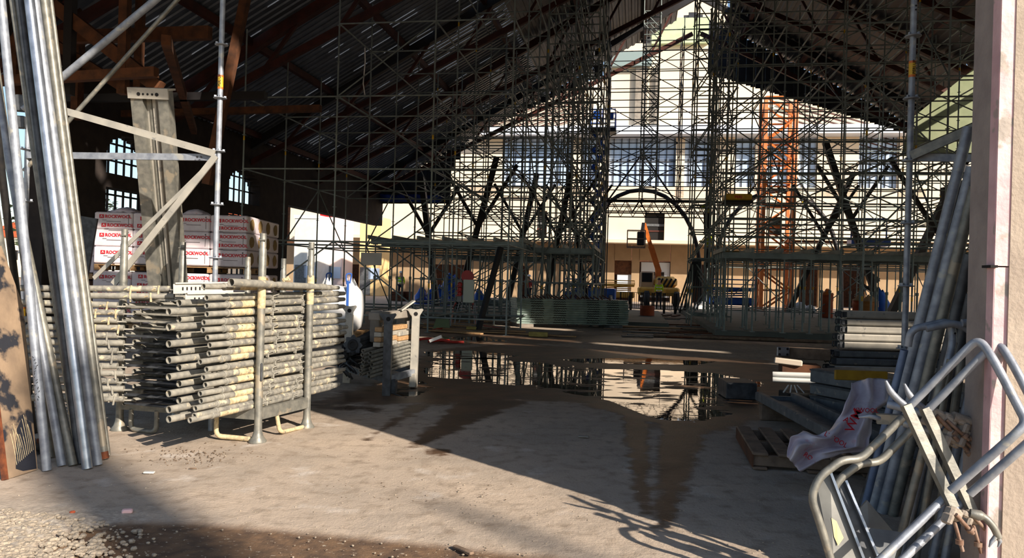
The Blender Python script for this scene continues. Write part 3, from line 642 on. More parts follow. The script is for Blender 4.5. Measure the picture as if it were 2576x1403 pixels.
b = MB(); p = inside(.12, .62, 1.04); b.bar(p, p + V((.16, .1, .13)), .09, .02); tag(b.build('loose_plate', deck_steel), 'tilted pale steel plate lying on the bridging frame of the crate', 'plate')
b = MB(); p = inside(-.18, 1.3, .62); b.bar(p, p + V((.16, -.02, .07)), .05, .04); tag(b.build('pale_spout', white_paint), 'pale pointed rod end sticking out of the crate on its right', 'rod')
# white bulk bag on its pallet, beyond the tube rack
def pallet(name, c, rz, sx, sy, label, m=wood_old, group=None, nb=5):
    t = thing(name, label, 'pallet', c, group); m3 = rotz(rz)
    for k in range(nb):
        b = MB(); b.box(c + m3 @ V((0, (k / (nb - 1) - .5) * (sy - .1), .133)), (sx, .1, .022), m3, 0, .004); b.build('top_board', m, t)
    for k in (-1, 0, 1):
        b = MB(); b.box(c + m3 @ V((k * (sx / 2 - .05), 0, .111)), (.1, sy, .022), m3, 0, .003); b.build('stringer', m, t)
        b = MB(); b.box(c + m3 @ V((k * (sx / 2 - .05), 0, .011)), (.1, sy, .022), m3, 0, .003); b.build('bottom_board', m, t)
        for j in (-1, 0, 1):
            b = MB(); b.box(c + m3 @ V((k * (sx / 2 - .05), j * (sy / 2 - .07), .061)), (.1, .13, .078), m3, 0, .004); b.build('block', m, t)
    return t
bc = at(850, 820, 16.0); bc.z = 0; pallet('wooden_pallet', bc, -.15, 1.1, .95, 'lower of two stacked wooden pallets under the white bulk bag', wood_dark); bc = bc + V((0, 0, .148)); pallet('wooden_pallet', bc, -.13, 1.1, .95, 'orange brown upper pallet right under the white bulk bag', wood)
t = thing('bulk_bag', 'full white woven bulk bag with blue straps on a pallet', 'bag', bc + V((0, 0, .146)))
def bag_fn(u, v):
    a = u * 2 * math.pi; ca, sa = math.cos(a), math.sin(a); p = 3.2
    r = 1 / (abs(ca) ** p + abs(sa) ** p) ** (1 / p); bulge = .47 + .06 * math.sin(min(v, .9) * math.pi) - (.06 if v < .03 else 0)
    z = .94 * v + (.02 * math.sin(a * 4 + 1) * v + .012 * math.sin(a * 7)) ; k = 1 - .25 * max(0, v - .86) / .14
    return bc + V((ca * r * bulge * k, sa * r * bulge * .9 * k, .146 + z))
b = MB(); b.grid(bag_fn, 48, 16)
rim = [bag_fn(i / 48, 1) for i in range(48)]; b.add(rim + [bc + V((0, 0, 1.05))], [(i, (i + 1) % 48, 48) for i in range(48)], True); b.build('bag', bag_white, t)
for k, a in enumerate((.6, 2.5, 3.9, 5.6)):
    p = bc + V((math.cos(a) * .42, math.sin(a) * .4, 1.03)); b = MB(); b.grid(lambda u, v, p=p, a=a: p + V((math.cos(a + 1.57) * (u - .5) * .3 * (1 - v * .6), math.sin(a + 1.57) * (u - .5) * .3 * (1 - v * .6), v * (.2 + .05 * math.sin(u * 9)))) + V((math.cos(a), math.sin(a), 0)) * -.1 * v, 8, 6); o = b.build('collar_flap', bag_white, t)
for k, (x, y) in enumerate(((.28, -.40), (-.33, .36))):
    b = MB(); b.bar(bc + V((x * 1.1, y * 1.28, .25)), bc + V((x, y, 1.22)), .05, .012, (0, 1, 0)); b.path([bc + V((x - .02, y, 1.14)), bc + V((x - .06, y + .05, 1.36)), bc + V((x + .06, y + .1, 1.38)), bc + V((x + .02, y + .08, 1.16))], .016, 6, .06); b.build('lifting_strap', strap_blue, t)
# ------------------------------------------------------------------ front wall of the hall: pier on the right, lintel over the entrance
W0 = V((2.215, 3.4, 0))                                   # the pier's front corner
def fw(s, t=0.0, z=0.0): return W0 + EX * s + EY * t + V((0, 0, z))
ZL, ZT, T_ = 5.6, 18.0, .2
def wall_piece(b, s0, s1, z0, z1, t0=.07, t1=.27): b.box(fw((s0 + s1) / 2, (t0 + t1) / 2, (z0 + z1) / 2), (s1 - s0, t1 - t0, z1 - z0), HR)
b = MB()
holes = [(8.3, 10.7, 5.9, 6.32), (7.2, 8.0, 4.95, 5.55), (2.05, 3.4, 4.9, 6.9), (5.9, 7.5, 9.9, 11.3), (3.6, 5.7, 5.1, 5.27), (.7, 2.5, 11.9, 13.0), (3.7, 4.9, 11.7, 13.0)]  # openings added out of view so sun patches land on goods and floor
xs = sorted({-30, 0, 34} | {h[0] for h in holes} | {h[1] for h in holes}); zs = sorted({0, ZL, ZT} | {h[2] for h in holes} | {h[3] for h in holes})
for i in range(len(xs) - 1):
    run = None
    for j in range(len(zs) - 1):
        xm, zm = (xs[i] + xs[i + 1]) / 2, (zs[j] + zs[j + 1]) / 2
        solid = not any(h[0] < xm < h[1] and h[2] < zm < h[3] for h in holes) and not (xm < 0 and zm < ZL)
        if not solid: continue
        n_ = max(1, int((xs[i + 1] - xs[i]) / 2.5))
        for k in range(n_):                                # the wall's head follows the roof slope
            a_, e_ = xs[i] + (xs[i + 1] - xs[i]) * k / n_, xs[i] + (xs[i + 1] - xs[i]) * (k + 1) / n_; top_ = min(zs[j + 1], 16.9 - .56 * abs((a_ + e_) / 2 + 1.6 - 2.7))
            if top_ > zs[j]: wall_piece(b, a_, e_, zs[j], top_)
struct('wall_front', b, reveal, 'grey rendered front wall of the hall with the entrance opening')
b = MB()
def rough_edge(s0, s1, z0, z1, t, m=26, amp=.012, seed=0):  # a slab with a torn right edge, standing proud of the wall
    poly = [fw(s0, t, z0), fw(s0, t, z1)]
    for k in range(m + 1):
        z = z1 + (z0 - z1) * k / m; poly.append(fw(s1 + amp * noise.noise(V((z * 6, seed, 0))) * 2.2 + amp * noise.noise(V((z * 23, seed, 4))) , t, z))
    return poly
Z_SPLIT = at(2490, 668, 3.4).z
b.prism(rough_edge(0, .11, Z_SPLIT, 6, -.005, 60, .013), EY * .08); b.prism(rough_edge(0.004, .085, 0, Z_SPLIT - .006, 0.0, 60, .02, 3), EY * .075)
struct('trim_1', b, foam_lit, 'pink insulation boards with adhesive on the front of the pier')
b = MB(); b.box(fw(-.001, .036, 3 + Z_SPLIT / 2), (.004, .07, 6 - Z_SPLIT), HR); b.box(fw(.002, .036, Z_SPLIT / 2 - .003), (.004, .07, Z_SPLIT - .006), HR)
struct('trim_2', b, pink_foam, 'pink edge of the insulation boards facing the entrance')
b = MB(); b.box(fw(.55, .03, 3), (.98, .08, 6), HR); struct('trim_3', b, cement, 'cement render on the front of the pier')
b = MB(); b.box(fw(-.006, .03, Z_SPLIT - .003), (.03, .09, .012), HR); struct('trim_4', b, dark_hole, 'dark joint between the insulation boards')

# ------------------------------------------------------------------ right scaffold post with ledger and brace
t = thing('entrance_scaffold', 'blue grey rosette post with ledger and brace at the right side of the entrance', 'scaffold', V((at(2280, 700, 5.92).x, 5.92, 0)))
A = V((at(2280, 700, 5.92).x, 5.92, 0)); b = MB(); rosette_post(b, A, A + V((0, 0, 4.6)), z0=at(2283, 562, 5.92).z % .5, rr_=.062); b.build('standard', galv, t)
sticker(t, A, .0242, at(2300, 192, 5.92).z, at(2300, 157, 5.92).z, 'PERI UP')
b = MB()
for z in (at(2305, 27, 5.92).z, at(2305, 17, 5.92).z): c = A + V((.004, -.0245, z)); b.tube(c, c + V((0, -.001, 0)), .008, n=10)
b.build('pin_hole', dark_hole, t)
b = MB(); b.bar(at(2295, 396, 5.9), at(2450, 398, 5.7), .03, .058); b.build('ledger', galv, t)
for k in range(3):
    b = MB(); c = at(2325 + k * 14, 396, 5.87); b.tube(c + V((0, -.004, 0)), c + V((0, -.0, 0)), .009, n=10); b.build('slot', dark_hole, t)
b = MB(); b.bar(at(2292, 392, 5.86), at(2450, 322, 5.6), .03, .07); b.build('brace', galv_warm, t)

# ------------------------------------------------------------------ long tubes leaning against the pier
RT = [((2212, 1215), (2437, 320), 5.0, .034, galv, 'front'), ((2236, 1225), (2446, 420), 4.95, .036, galv, 'second'), ((2262, 1232), (2452, 470), 4.9, .033, galv_warm, 'third'),
      ((2190, 1205), (2420, 470), 5.05, .028, galv_dark, 'fourth'), ((2300, 1235), (2440, 640), 4.85, .034, galv_dark, 'fifth'), ((2330, 1240), (2444, 740), 4.8, .03, galv_dark, 'sixth')]
lbs = ['blue grey tube reaching highest in the bundle leaning against the pier', 'thick blue grey tube right beside the longest one against the pier', 'weathered tube in the middle of the bundle against the pier', 'dark tube leftmost in the bundle against the pier', 'dark tube standing deep in the corner by the pier', 'short dark tube closest to the pier in the leaning bundle']
for ((fx, fy), (tx, ty), d, r, m, _), lb in zip(RT, lbs):
    a, e = at(fx, fy, d), at(tx, ty, d - .25); dr = (e - a).normalized(); a = a - dr * (a.z / dr.z)
    t = tag(MB().pipe(a, e, r, .004, 18).build('steel_tube', m), lb, 'tube', 'long tubes leaning against the pier')
LT2 = [((2318, 1150), (2246, 1425), 3.95, .021, galv_warm, 'sunlit tube standing steeply in front, leftmost of the three lit ones by the pier'),
       ((2352, 1130), (2300, 1425), 4.05, .02, galv_warm, 'sunlit middle tube of the three lit ones by the pier'),
       ((2388, 1120), (2344, 1425), 4.1, .022, galv_warm, 'sunlit right tube of the three lit ones by the pier'),
       ((2440, 985), (2395, 1180), 4.15, .021, galv, 'thin tube reaching up behind the wing clamps beside the pier'),
       ((2400, 860), (2330, 1120), 4.5, .021, galv, 'thin tube behind the upper bent frame beside the pier')]
for (tx, ty), (fx, fy), d, r, m, lb in LT2:
    e, a = at(tx, ty, d), at(fx, fy, d + .02); dr = (e - a).normalized(); a = a - dr * (a.z / dr.z)
    tag(MB().pipe(a, e + dr * .5 * (ty > 1100), r, .0035, 16).build('steel_tube', m), lb, 'tube', 'short tubes beside the pier')

# ------------------------------------------------------------------ bent tube frames with clamps in the right foreground
def seq(pts, d0, d1): n = len(pts) - 1; return [at(x, y, d0 + (d1 - d0) * i / max(n, 1)) for i, (x, y) in enumerate(pts)]
def clamp(b, c, s=1.0, ang=0.0):                           # wedge clamp: body, jaw, bolt with rusty nut
    m = rotz(ang) @ Matrix.Rotation(.4, 3, 'Y')
    b.box(c, (.075 * s, .05 * s, .06 * s), m, 0, .012); b.box(c + m @ V((.05, -.01, .02)) * s, (.05 * s, .035 * s, .03 * s), m, 0, .008)
    b.box(c + m @ V((-.035, -.01, -.03)) * s, (.03 * s, .05 * s, .05 * s), m, 0, .008)
    b.tube(c + m @ V((-.02, -.03, .0)) * s, c + m @ V((.11, -.03, -.045)) * s, .009 * s, n=8, mi=1)
    b.lathe(c + m @ V((.075, -.03, -.031)) * s, [(.019 * s, 0), (.019 * s, .018 * s)], 6, 1, m @ Matrix.Rotation(1.9, 3, 'Y'))
clampm = mat('cast clamp steel', srgb(172, 160, 146), srgb(138, 128, 116), .7, .2, 30, bump=.2, bscale=60)
bolt_m = mat('slightly rusty bolt', srgb(150, 128, 112), srgb(120, 90, 72), .6, .2, 30)
def hand(dx, dy, dd, label):
    t = thing('bent_frame', label, 'frame', at(2290 + dx, 1030 + dy, 3.55 + dd), 'bent tube frames leaning on the pier')
    S = lambda pts, a, e: [at(x + dx, y + dy, q) for (x, y), q in zip(pts, [a + (e - a) * i / (len(pts) - 1) + dd for i in range(len(pts))])]
    b = MB(); b.path([at(x + dx, y + dy, q + dd * .5) for (x, y), q in zip([(2279, 1030), (2462, 848), (2500, 905), (2582, 1062), (2556, 1090), (2392, 1234)], (3.5, 3.36, 3.28, 3.16, 3.16, 3.3))], .019, 12, .1, 7); b.build('loop', galv, t)
    b = MB(); q = S([(2262, 985), (2278, 1018), (2398, 1276)], 3.52, 3.34); b.bar(q[1], q[2], .04, .034, (0, -1, .3)); b.build('bar', galv_warm, t)
    b = MB(); q = S([(2228, 957), (2240, 985), (2262, 1008), (2284, 1024)], 3.5, 3.5); b.path(q, .013, 8, .02, rr=[.006, .013, .014, .016]); b.build('hook', galv, t)
    b = MB(); b.path(S([(2270, 1050), (2164, 1155), (2118, 1156), (2060, 1200), (2040, 1250), (2064, 1320), (2094, 1420)], 3.55, 3.5), .019, 12, .07, 6); b.build('rail', galv_warm, t)
    b = MB(); b.path(S([(2378, 1250), (2210, 1412)], 3.38, 3.3), .019, 12); b.build('strut', galv, t)
    for k, (x, y) in enumerate(((2398, 1292), (2404, 1304))[:1]):
        b = MB(); c = at(x + dx, y + dy, 3.32 + dd); clamp(b, c, 1.0, .3)
        p = c + V((0, -.01, -.03)); b.tube(p, p + V((.035, -.01, -.13)), .008, n=8, mi=1); b.lathe(p + V((.022, -.006, -.1)), [(.019, 0), (.019, .02)], 6, 1); b.build('wedge_clamp', [clampm, bolt_m], t)
    return t
hand(0, 0, 0, 'bent galvanised tube frame with square bar, front one of the pair leaning on the pier')
hand(47, 8, .12, 'bent galvanised tube frame with square bar, rear one of the pair leaning on the pier')
U = [([(2284, 870), (2292, 828), (2392, 806), (2398, 860), (2372, 960), (2335, 1110)], 4.2, 'bent tube loop with the flat top, left of the upper loops'),
     ([(2330, 826), (2400, 810), (2452, 836), (2452, 900), (2432, 1010), (2408, 1120)], 4.15, 'bent tube loop with a drilled corner, middle of the upper loops'),
     ([(2420, 812), (2474, 808), (2484, 850), (2470, 930), (2452, 1030), (2430, 1140)], 4.1, 'bent tube loop nearest the pink edge of the pier')]
for pts, d, lb in U:
    t = thing('tube_loop', lb, 'loop', at(*pts[0], d), 'upper bent loops by the pier'); q = seq(pts, d, d - .1); a = q[-1]; dr = (q[-1] - q[-2]).normalized()
    q.append(a + dr * (a.z / -dr.z)) ; b = MB(); b.path(q, .021, 12, .07, 6); b.build('loop', galv, t)
    b = MB(); c = q[3] + V((-.004, -.0215, .05)); b.tube(c, c + V((0, -.0015, 0)), .006, n=8); b.build('drilled_hole', dark_hole, t)
a = at(2275, 880, 4.3); e = at(2190, 1215, 4.5); dr = (e - a).normalized(); tag(MB().path([a, e, e + dr * (e.z / -dr.z)], .022, 12).build('blue_tube', mat('blue tinted tube', srgb(108, 130, 164), srgb(84, 104, 136), .45, .4, 12)), 'bluish tube running down from the flat topped loop', 'tube')
a, e = at(2205, 1052, 3.85), at(2282, 1056, 3.8); t = thing('hook_arm', 'grey arm with a pointed hook reaching left over the red lettered film', 'arm', a); b = MB(); b.bar(a, e, .05, .05); b.build('arm', galv_warm, t)
b = MB(); b.path([at(2212, 1052, 3.83), at(2185, 1046, 3.82), at(2160, 1049, 3.82)], .012, 8, rr=[.014, .011, .004]); b.build('hook', galv, t)
WC = [(2352, 1046, 'left cast clamp of the upper pair hanging beside the pier'), (2440, 1066, 'right cast clamp of the upper pair, nearly touching the pier'), (2394, 1096, 'left cast clamp of the lower pair hanging beside the pier'), (2432, 1098, 'right cast clamp of the lower pair hanging beside the pier')]
for k, (x, y, lb) in enumerate(WC):
    c = at(x, y, 3.62); t = thing('wedge_clamp', lb, 'clamp', c, 'cast clamps beside the pier'); b = MB(); clamp(b, c, 1.15, .2); clamp(b, c + V((.065, .0, -.02)), 1.0, -.2)
    b.build('clamp', [clampm, bolt_m], t); b = MB(); b.path([c + V((.08, -.01, -.0)), c + V((.16, -.02, -.02)), c + V((.21, -.02, -.04)), c + V((.25, -.02, -.035))], .02, 8, rr=[.028, .024, .015, .005]); b.build('wing_handle', clampm, t)
    b = MB(); p_ = c + V((-.1, .06, 0)); b.tube(c, c + V((-.16, .14, .03)), .02, n=10); b.build('stub', galv, t)
c = at(2470, 1330, 3.3); t = thing('claw_wrench', 'curved steel claw hanging from the clamps at the lower right', 'claw', c); b = MB(); b.path([at(2440, 1290, 3.32), at(2478, 1300, 3.3), at(2500, 1325, 3.29), at(2512, 1352, 3.29)], .018, 8, .02, rr=[.02, .024, .02, .016]); b.build('claw', galv_warm, t)
for dx_ in (-12, 10):
    b = MB(); b.path([at(2508, 1346, 3.29), at(2506 + dx_, 1362, 3.29), at(2500 + dx_, 1376, 3.29)], .01, 6, rr=[.012, .009, .003]); b.build('prong', galv, t)
# toe board sheets
def sheet(pts, m, nm, lb, rim=True, th=.022):
    P_ = [at(*p) for p in pts]; t = thing(nm, lb, 'sheet', P_[0]); n_ = (P_[1] - P_[0]).cross(P_[2] - P_[1]).normalized() * th
    b = MB(); b.prism(P_, n_); b.build('panel', m, t)
    if rim:
        b = MB(); k = len(P_); b.bar(P_[1], P_[2], .012, .05, n_.normalized()); b.build('folded_edge', galv_bright, t)
sheet([(2056, 1225, 3.62), (2088, 1188, 3.62), (2185, 1440, 3.5), (2098, 1440, 3.5), (2050, 1262, 3.62)], sheet_grey, 'toe_board_sheet', 'pale grey toe board sheet with a flaked yellow patch, in front at the bottom right')
sheet([(2102, 1212, 3.72), (2124, 1208, 3.72), (2222, 1440, 3.6), (2186, 1440, 3.6)], galv_dark, 'toe_board_sheet', 'blue shaded narrow toe board sheet behind the pale one')
sheet([(2160, 1282, 3.95), (2182, 1258, 3.95), (2246, 1335, 3.9), (2186, 1330, 3.9)], sheet_grey, 'small_sheet', 'small tilted grey sheet between toe boards and tubes', False)
sheet([(2178, 1326, 3.75), (2270, 1338, 3.72), (2240, 1440, 3.6), (2212, 1440, 3.6)], deck_grey, 'lower_sheet', 'grey sheet lying lowest between toe boards and sunlit tubes', False)
P_ = [at(x, y, d - .02) for x, y, d in ((2091, 1302, 3.585), (2104, 1310, 3.58), (2122, 1352, 3.555), (2108, 1372, 3.545), (2098, 1350, 3.56))]
tb = [o for o in bpy.data.objects if o.name.startswith('toe_board_sheet')][0]
b = MB(); b.prism(P_, V((0, -.002, 0))); b.build('flaked_patch', mat('flaked yellow paint', srgb(206, 188, 138)), tb, 'flaked pale yellow patch')

# ------------------------------------------------------------------ deck stacks, pallet, film
# lit stack of steel decks seen along its side
yy = [(2131, 781, 801), (2131, 801, 819), (2131, 819, 838), (2124, 838, 858), (2124, 858, 878), (2112, 881, 899), (2104, 899, 918), (2100, 918, 934)]
n = len(yy); d0 = 9.4
for i, (px, y0, y1) in enumerate(yy):
    a = at(px, (y0 + y1) / 2 + .0, d0); e = at(2470, (y0 + y1) / 2 + 9, d0 - .25); h = (y1 - y0 - 2.2) / F * d0; 
    t = thing('steel_deck', 'long steel deck behind the leaning tubes, %s of its stack' % nth(i, n), 'deck', a, 'steel decks in the tall stack on the right')
    ax = (e - a).normalized(); sd_ = V((0, 1, 0)) - ax * ax.y; up_ = V((0, 0, 1))
    prof = [(0, -h / 2), (.3, -h / 2), (.3, h / 2), (0, h / 2), (-.012, h * .3), (-.012, -h * .3)]
    b = MB(); b.prism([a + sd_ * x + up_ * z for x, z in prof], e - a); b.build('deck', deck_steel if i not in (5, 6) else deck_grey, t)
    for x in (.02, .26):
        b = MB(); c = a + sd_ * x + ax * -.03; b.box(c, (.06, .03, h * .8), None, 0, .004); b.path([c + V((-.02, 0, h * .2)), c + V((-.05, -.01, h * .3)), c + V((-.055, -.01, -h * .3)), c + V((-.03, 0, -h * .45))], .008, 6); b.build('hook', galv_dark, t)
# grey decks receding towards us, in front of it
c0 = gnd(2040, 1062); dirn = (gnd(2280, 1190) - gnd(2040, 1062)); dirn.z = 0; dirn = V((.42, -.9, 0)).normalized(); side = V((dirn.y, -dirn.x, 0)) * -1
ztop = [at(2038, y, 8.27).z for y in (925, 961, 991, 1024, 1058)]
for i in range(4):
    z1, z0 = ztop[i] - .006, ztop[i + 1] + .006
    a = V((at(2038, 925, 8.27).x, 8.27, 0)); t = thing('grey_deck', 'grey steel deck in the low stack under the yellow board, %s' % nth(i, 4), 'deck', a + V((0, 0, z0)), 'grey decks in the low stack on the right')
    b = MB(); m3 = frame(dirn); c = a + dirn * 1.15 + side * .0 + V((.32, 0, (z0 + z1) / 2)); b.box(a + dirn * 1.15 + m3 @ V((-.3, 0, 0)) + V((0, 0, (z0 + z1) / 2)), (.6, 2.3, z1 - z0), m3, 0, .008); b.build('deck', deck_grey, t)
    b = MB(); b.box(a + dirn * 1.15 + m3 @ V((.002, 0, 0)) + V((0, 0, z1 - .012)), (.012, 2.3, .018), m3); b.build('lip', galv_dark, t)
c = at(2190, 940, 7.3); tag(MB().box(V((c.x, 7.5, at(2190, 945, 7.5).z)), (.52, .04, .10), rotz(-.04), 0, .006).build('yellow_board', mat('dull yellow board', srgb(188, 146, 38), srgb(164, 124, 30), .7, 0, 8)), 'dull yellow board standing on the grey decks', 'board')
# open channel deck on the floor
a, e = gnd(1950, 1048), V((gnd(2180, 1230).x + .25, gnd(2180, 1230).y, 0)); ax = (e - a).normalized(); m3 = frame(ax); L_ = (e - a).length
t = thing('channel_deck', 'grey steel channel deck lying open side up beside the pallet', 'deck', a)
z = .19
b = MB(); b.box(a + ax * L_ / 2 + V((0, 0, z)), (.44, L_, .012), m3); b.build('web', deck_grey, t)
for k in (-1, 1):
    b = MB(); b.box(a + ax * L_ / 2 + m3 @ V((k * .2, 0, z + .045)), (.07, L_, .1), m3, 0, .01); b.build('flange', deck_grey, t)
for q in (a, e):
    b = MB(); b.box(q + V((0, 0, z + .02)), (.4, .03, .06), m3); b.build('end_cap', deck_grey, t)
for q in (a + ax * .25, a + ax * (L_ - .45)):
    b = MB(); b.box(q + V((0, 0, .09)), (.5, .09, .17), m3, 0, .01); tag(b.build('timber_bearer', wood_old), 'timber bearer under the %s end of the channel deck' % ('far' if q.y > 6.8 else 'near'), 'bearer')
# weathered pallet in front: seen from its corner
p0 = gnd(1893, 1183); p1 = gnd(1852, 1108); fx = (p1 - p0); wd = fx.normalized(); ln = V((wd.y, -wd.x, 0)); ln = ln if ln.x > 0 else -ln
t = thing('pallet', 'weathered wooden pallet half under the channel deck', 'pallet', p0); m3 = frame(wd); L1 = 1.15
for k in range(5):
    b = MB(); b.box(p0 + ln * (.06 + k * .2) + wd * L1 / 2 + V((0, 0, .135)), (.125, L1, .026), m3, 0, .006); b.build('top_board', wood_old, t)
for k in (0, .5, 1):
    b = MB(); b.box(p0 + ln * .5 + wd * (.05 + k * (L1 - .1)) + V((0, 0, .078)), (1.0, .04, .088), m3, 0, .004); b.build('stringer', wood_old, t)
for k in range(3):
    b = MB(); b.box(p0 + ln * (.06 + k * .42) + wd * L1 / 2 + V((0, 0, .019)), (.11, L1, .022), m3, 0, .004); b.build('bottom_board', wood_old, t)
b = MB(); b.box(p0 + wd * L1 / 2 + V((0, 0, .08)), (.012, L1, .10), m3); b.build('side_board', wood_dark, t, 'reddish brown side board')
# crumpled film with red print draped over the decks
FP = [[(2240, 953), (2200, 950), (2168, 955), (2142, 962)], [(2234, 1010), (2200, 1002), (2172, 988), (2134, 1000)], [(2196, 1042), (2180, 1042), (2150, 1035), (2114, 1042)], [(2192, 1088), (2165, 1085), (2130, 1075), (2086, 1082)],
      [(2186, 1130), (2150, 1124), (2105, 1105), (2062, 1092)], [(2134, 1140), (2100, 1130), (2060, 1110), (2020, 1084)], [(2074, 1152), (2045, 1135), (2015, 1115), (1988, 1102)], [(2014, 1188), (2000, 1172), (1988, 1158), (1980, 1146)]]
FD = [5.9, 5.75, 5.65, 5.55, 5.5, 5.45, 5.4, 5.35]
def film(u, v):
    a = v * (len(FP) - 1); i = min(int(a), len(FP) - 2); f = a - i; c = u * 3; j = min(int(c), 2); g = c - j
    q = lambda r: V(FP[r][j] + (0,)).lerp(V(FP[r][j + 1] + (0,)), g)
    x = q(i).lerp(q(i + 1), f); d = FD[i] + (FD[i + 1] - FD[i]) * f
    return at(x.x + 5 * noise.noise(V((u * 5, v * 9, 0))), x.y + 5 * noise.noise(V((u * 5, v * 9, 5))), d + .10 * noise.noise(V((u * 4.5, v * 5, 9))) + .05 * math.sin(u * 11 + v * 4))
film_m = mat('thin crumpled film', srgb(226, 216, 222), srgb(206, 192, 200), .4, 0, 7, c3=srgb(212, 150, 156), s3=6, t3=.64, bump=.35, bscale=20)
t = thing('plastic_film', 'crumpled white packaging film with red lettering hanging over the deck stack', 'film', film(.5, .5))
b = MB(); b.grid(film, 28, 60); o = b.build('film', film_m, t); o.modifiers.new('thickness', 'SOLIDIFY').thickness = .002
for s_, (px, py), sz, rot, d in (('KWOOL', (2148, 1036), .048, 0, 0), ('LWOOL', (2072, 1094), .052, -.5, 0), ('WM', (2146, 1090), .10, 1.2, 0), ('RO', (2020, 1145), .05, -.6, 0), ('A', (2120, 1058), .06, -.5, 0)):
    o = text(s_, sz, red_print, t, bold=.0005); pass
    best = min(((abs(f_.x / f_.y - uv(px, py)[0]) + abs((f_.z - EYE) / f_.y - uv(px, py)[1]), f_.y) for f_ in (film(i / 30, j / 60) for i in range(31) for j in range(61))))[1]
    q = at(px, py, best - .05)
    o.matrix_basis = Matrix.Translation(q) @ Matrix.Rotation(-rot, 4, 'Y') @ Matrix.Rotation(math.pi / 2, 4, 'X')
# white rails, cardboard and fixings on a bearer beyond
c = gnd(1990, 970)
for k, (y0, z) in enumerate(((940, 0), (956, 0))):
    a, e = at(1944, 941 + k * 13, 9.1), at(2040, 944 + k * 14, 8.95); b = MB(); b.path([a, e, e + (e - a) * .4], .033, 12); tag(b.build('white_pipe', white_paint), 'white plastic pipe lying on the bearer, %s of the two' % ('upper' if k == 0 else 'lower'), 'pipe', 'white pipes by the decks')
a, e = at(1948, 905, 9.15), at(2018, 914, 9.05); tag(MB().bar(a, e, .1, .07, bev=.01).build('pale_rail', mat('pale painted rail', srgb(212, 196, 176))), 'pale short rail with cut end lying above the white pipes', 'rail')
a, e = at(1962, 924, 9.25), at(2060, 930, 9.15); tag(MB().bar(a, e, .3, .13, bev=.01).build('cardboard_box', wood_dark), 'brown box under the pale short rail', 'box')
b = MB(); q = at(1990, 970, 9.2); b.box(V((q.x + .25, q.y, .1)), (.7, .3, .2), None, 0, .01); o = b.build('dark_bearer', black); tag(o, 'dark bearer under the white pipes', 'bearer'); o.location.z -= .0
for k in range(4):
    a = at(1984 + k * 7, 968, 8.9); b = MB(); b.bar(a, a + V(((k - 1.4) * .05, -.02, -.09)), .012, .012); tag(b.build('white_peg', white_paint), 'small white peg hanging under the white pipes', 'peg', 'white pegs')
a, e = at(1960, 886, 9.6), at(2085, 892, 9.5); tag(MB().bar(a, e, .2, .14, bev=.01).build('dark_plank', wood_old), 'dark weathered plank behind the pale short rail', 'plank')
a = at(1970, 884, 9.45); t = thing('joint_plate', 'small galvanised plate with four holes above the pale short rail', 'plate', a); b = MB(); b.box(a, (.16, .03, .12), None, 0, .008); b.build('plate', galv_bright, t)
for x in (-.05, .05):
    for z in (-.035, .035):
        b = MB(); q = a + V((x, -.0165, z)); b.tube(q, q + V((0, -.002, 0)), .016, n=8); b.build('hole', dark_hole, t)
c = gnd(1868, 1005); c.z = 0; t = thing('kerb_block', 'dark box shaped block standing in the wet ground beside the puddle', 'block', c); zt = at(1870, 950, 9.85).z
b = MB(); b.box(V((c.x, c.y + .25, .11)), (.4, .5, .22), rotz(-.05), 0, .01); b.build('block', galv_dark, t)
b = MB(); b.box(V((c.x, c.y + .02, .2)), (.38, .03, .03), rotz(-.05), 0, .005); b.build('rim', deck_steel, t)

for k, x in enumerate((.25, 1.3)):
    a, zb = at(2105, 934, 9.4), 0; z1 = at(2105, 934, 9.4).z - .012; b = MB(); b.box(V((a.x + x, 9.55, z1 / 2)), (.1, .3, z1), None, 0, .01); tag(b.build('support_block', wood_old), '%s timber block carrying the tall deck stack' % ('left' if k == 0 else 'right'), 'block', 'blocks under the deck stack')
# ------------------------------------------------------------------ the hall: gabled steel deck roof, left wall with arched windows
RX, RZ, SL = 2.7, 16.4, .56                              # ridge position, ridge height, slope
def rz(x): return RZ - SL * abs(x - RX)
roof_m = mat('dark corrugated roof deck', srgb(66, 68, 74), srgb(52, 54, 60), .5, .3, 2)
wall_dark = mat('dark unplastered wall', srgb(58, 50, 46), srgb(44, 38, 36), .95, 0, 3, bump=.2)
def deck(x0, x1, y0, y1, along, pitch=.28, dep=.05):      # trapezoid ribs; along 'y' or across
    b = MB()
    if along == 'y':
        n = int(abs(x1 - x0) / pitch); P = []
        for i in range(n):
            x = x0 + (x1 - x0) * i / n; w_ = (x1 - x0) / n
            for f, h in ((0, 0), (.4, 0), (.5, dep), (.9, dep)): P.append((x + w_ * f, rz(x + w_ * f) + h))
        P.append((x1, rz(x1)))
        vs = [H(x, y0, z) for x, z in P] + [H(x, y1, z) for x, z in P]; m = len(P)
        b.add(vs, [(i, i + 1, m + i + 1, m + i) for i in range(m - 1)])
    else:
        n = int((y1 - y0) / pitch); Q = []
        for i in range(n):
            y = y0 + (y1 - y0) * i / n; w_ = (y1 - y0) / n
            for f, h in ((0, 0), (.4, 0), (.5, dep), (.9, dep)): Q.append((y + w_ * f, h))
        vs = [H(x0, y, rz(x0) + h) for y, h in Q] + [H(x1, y, rz(x1) + h) for y, h in Q]; m = len(Q)
        b.add(vs, [(i, i + 1, m + i + 1, m + i) for i in range(m - 1)])
    return b
Y0, Y1 = 4.6, 41.5
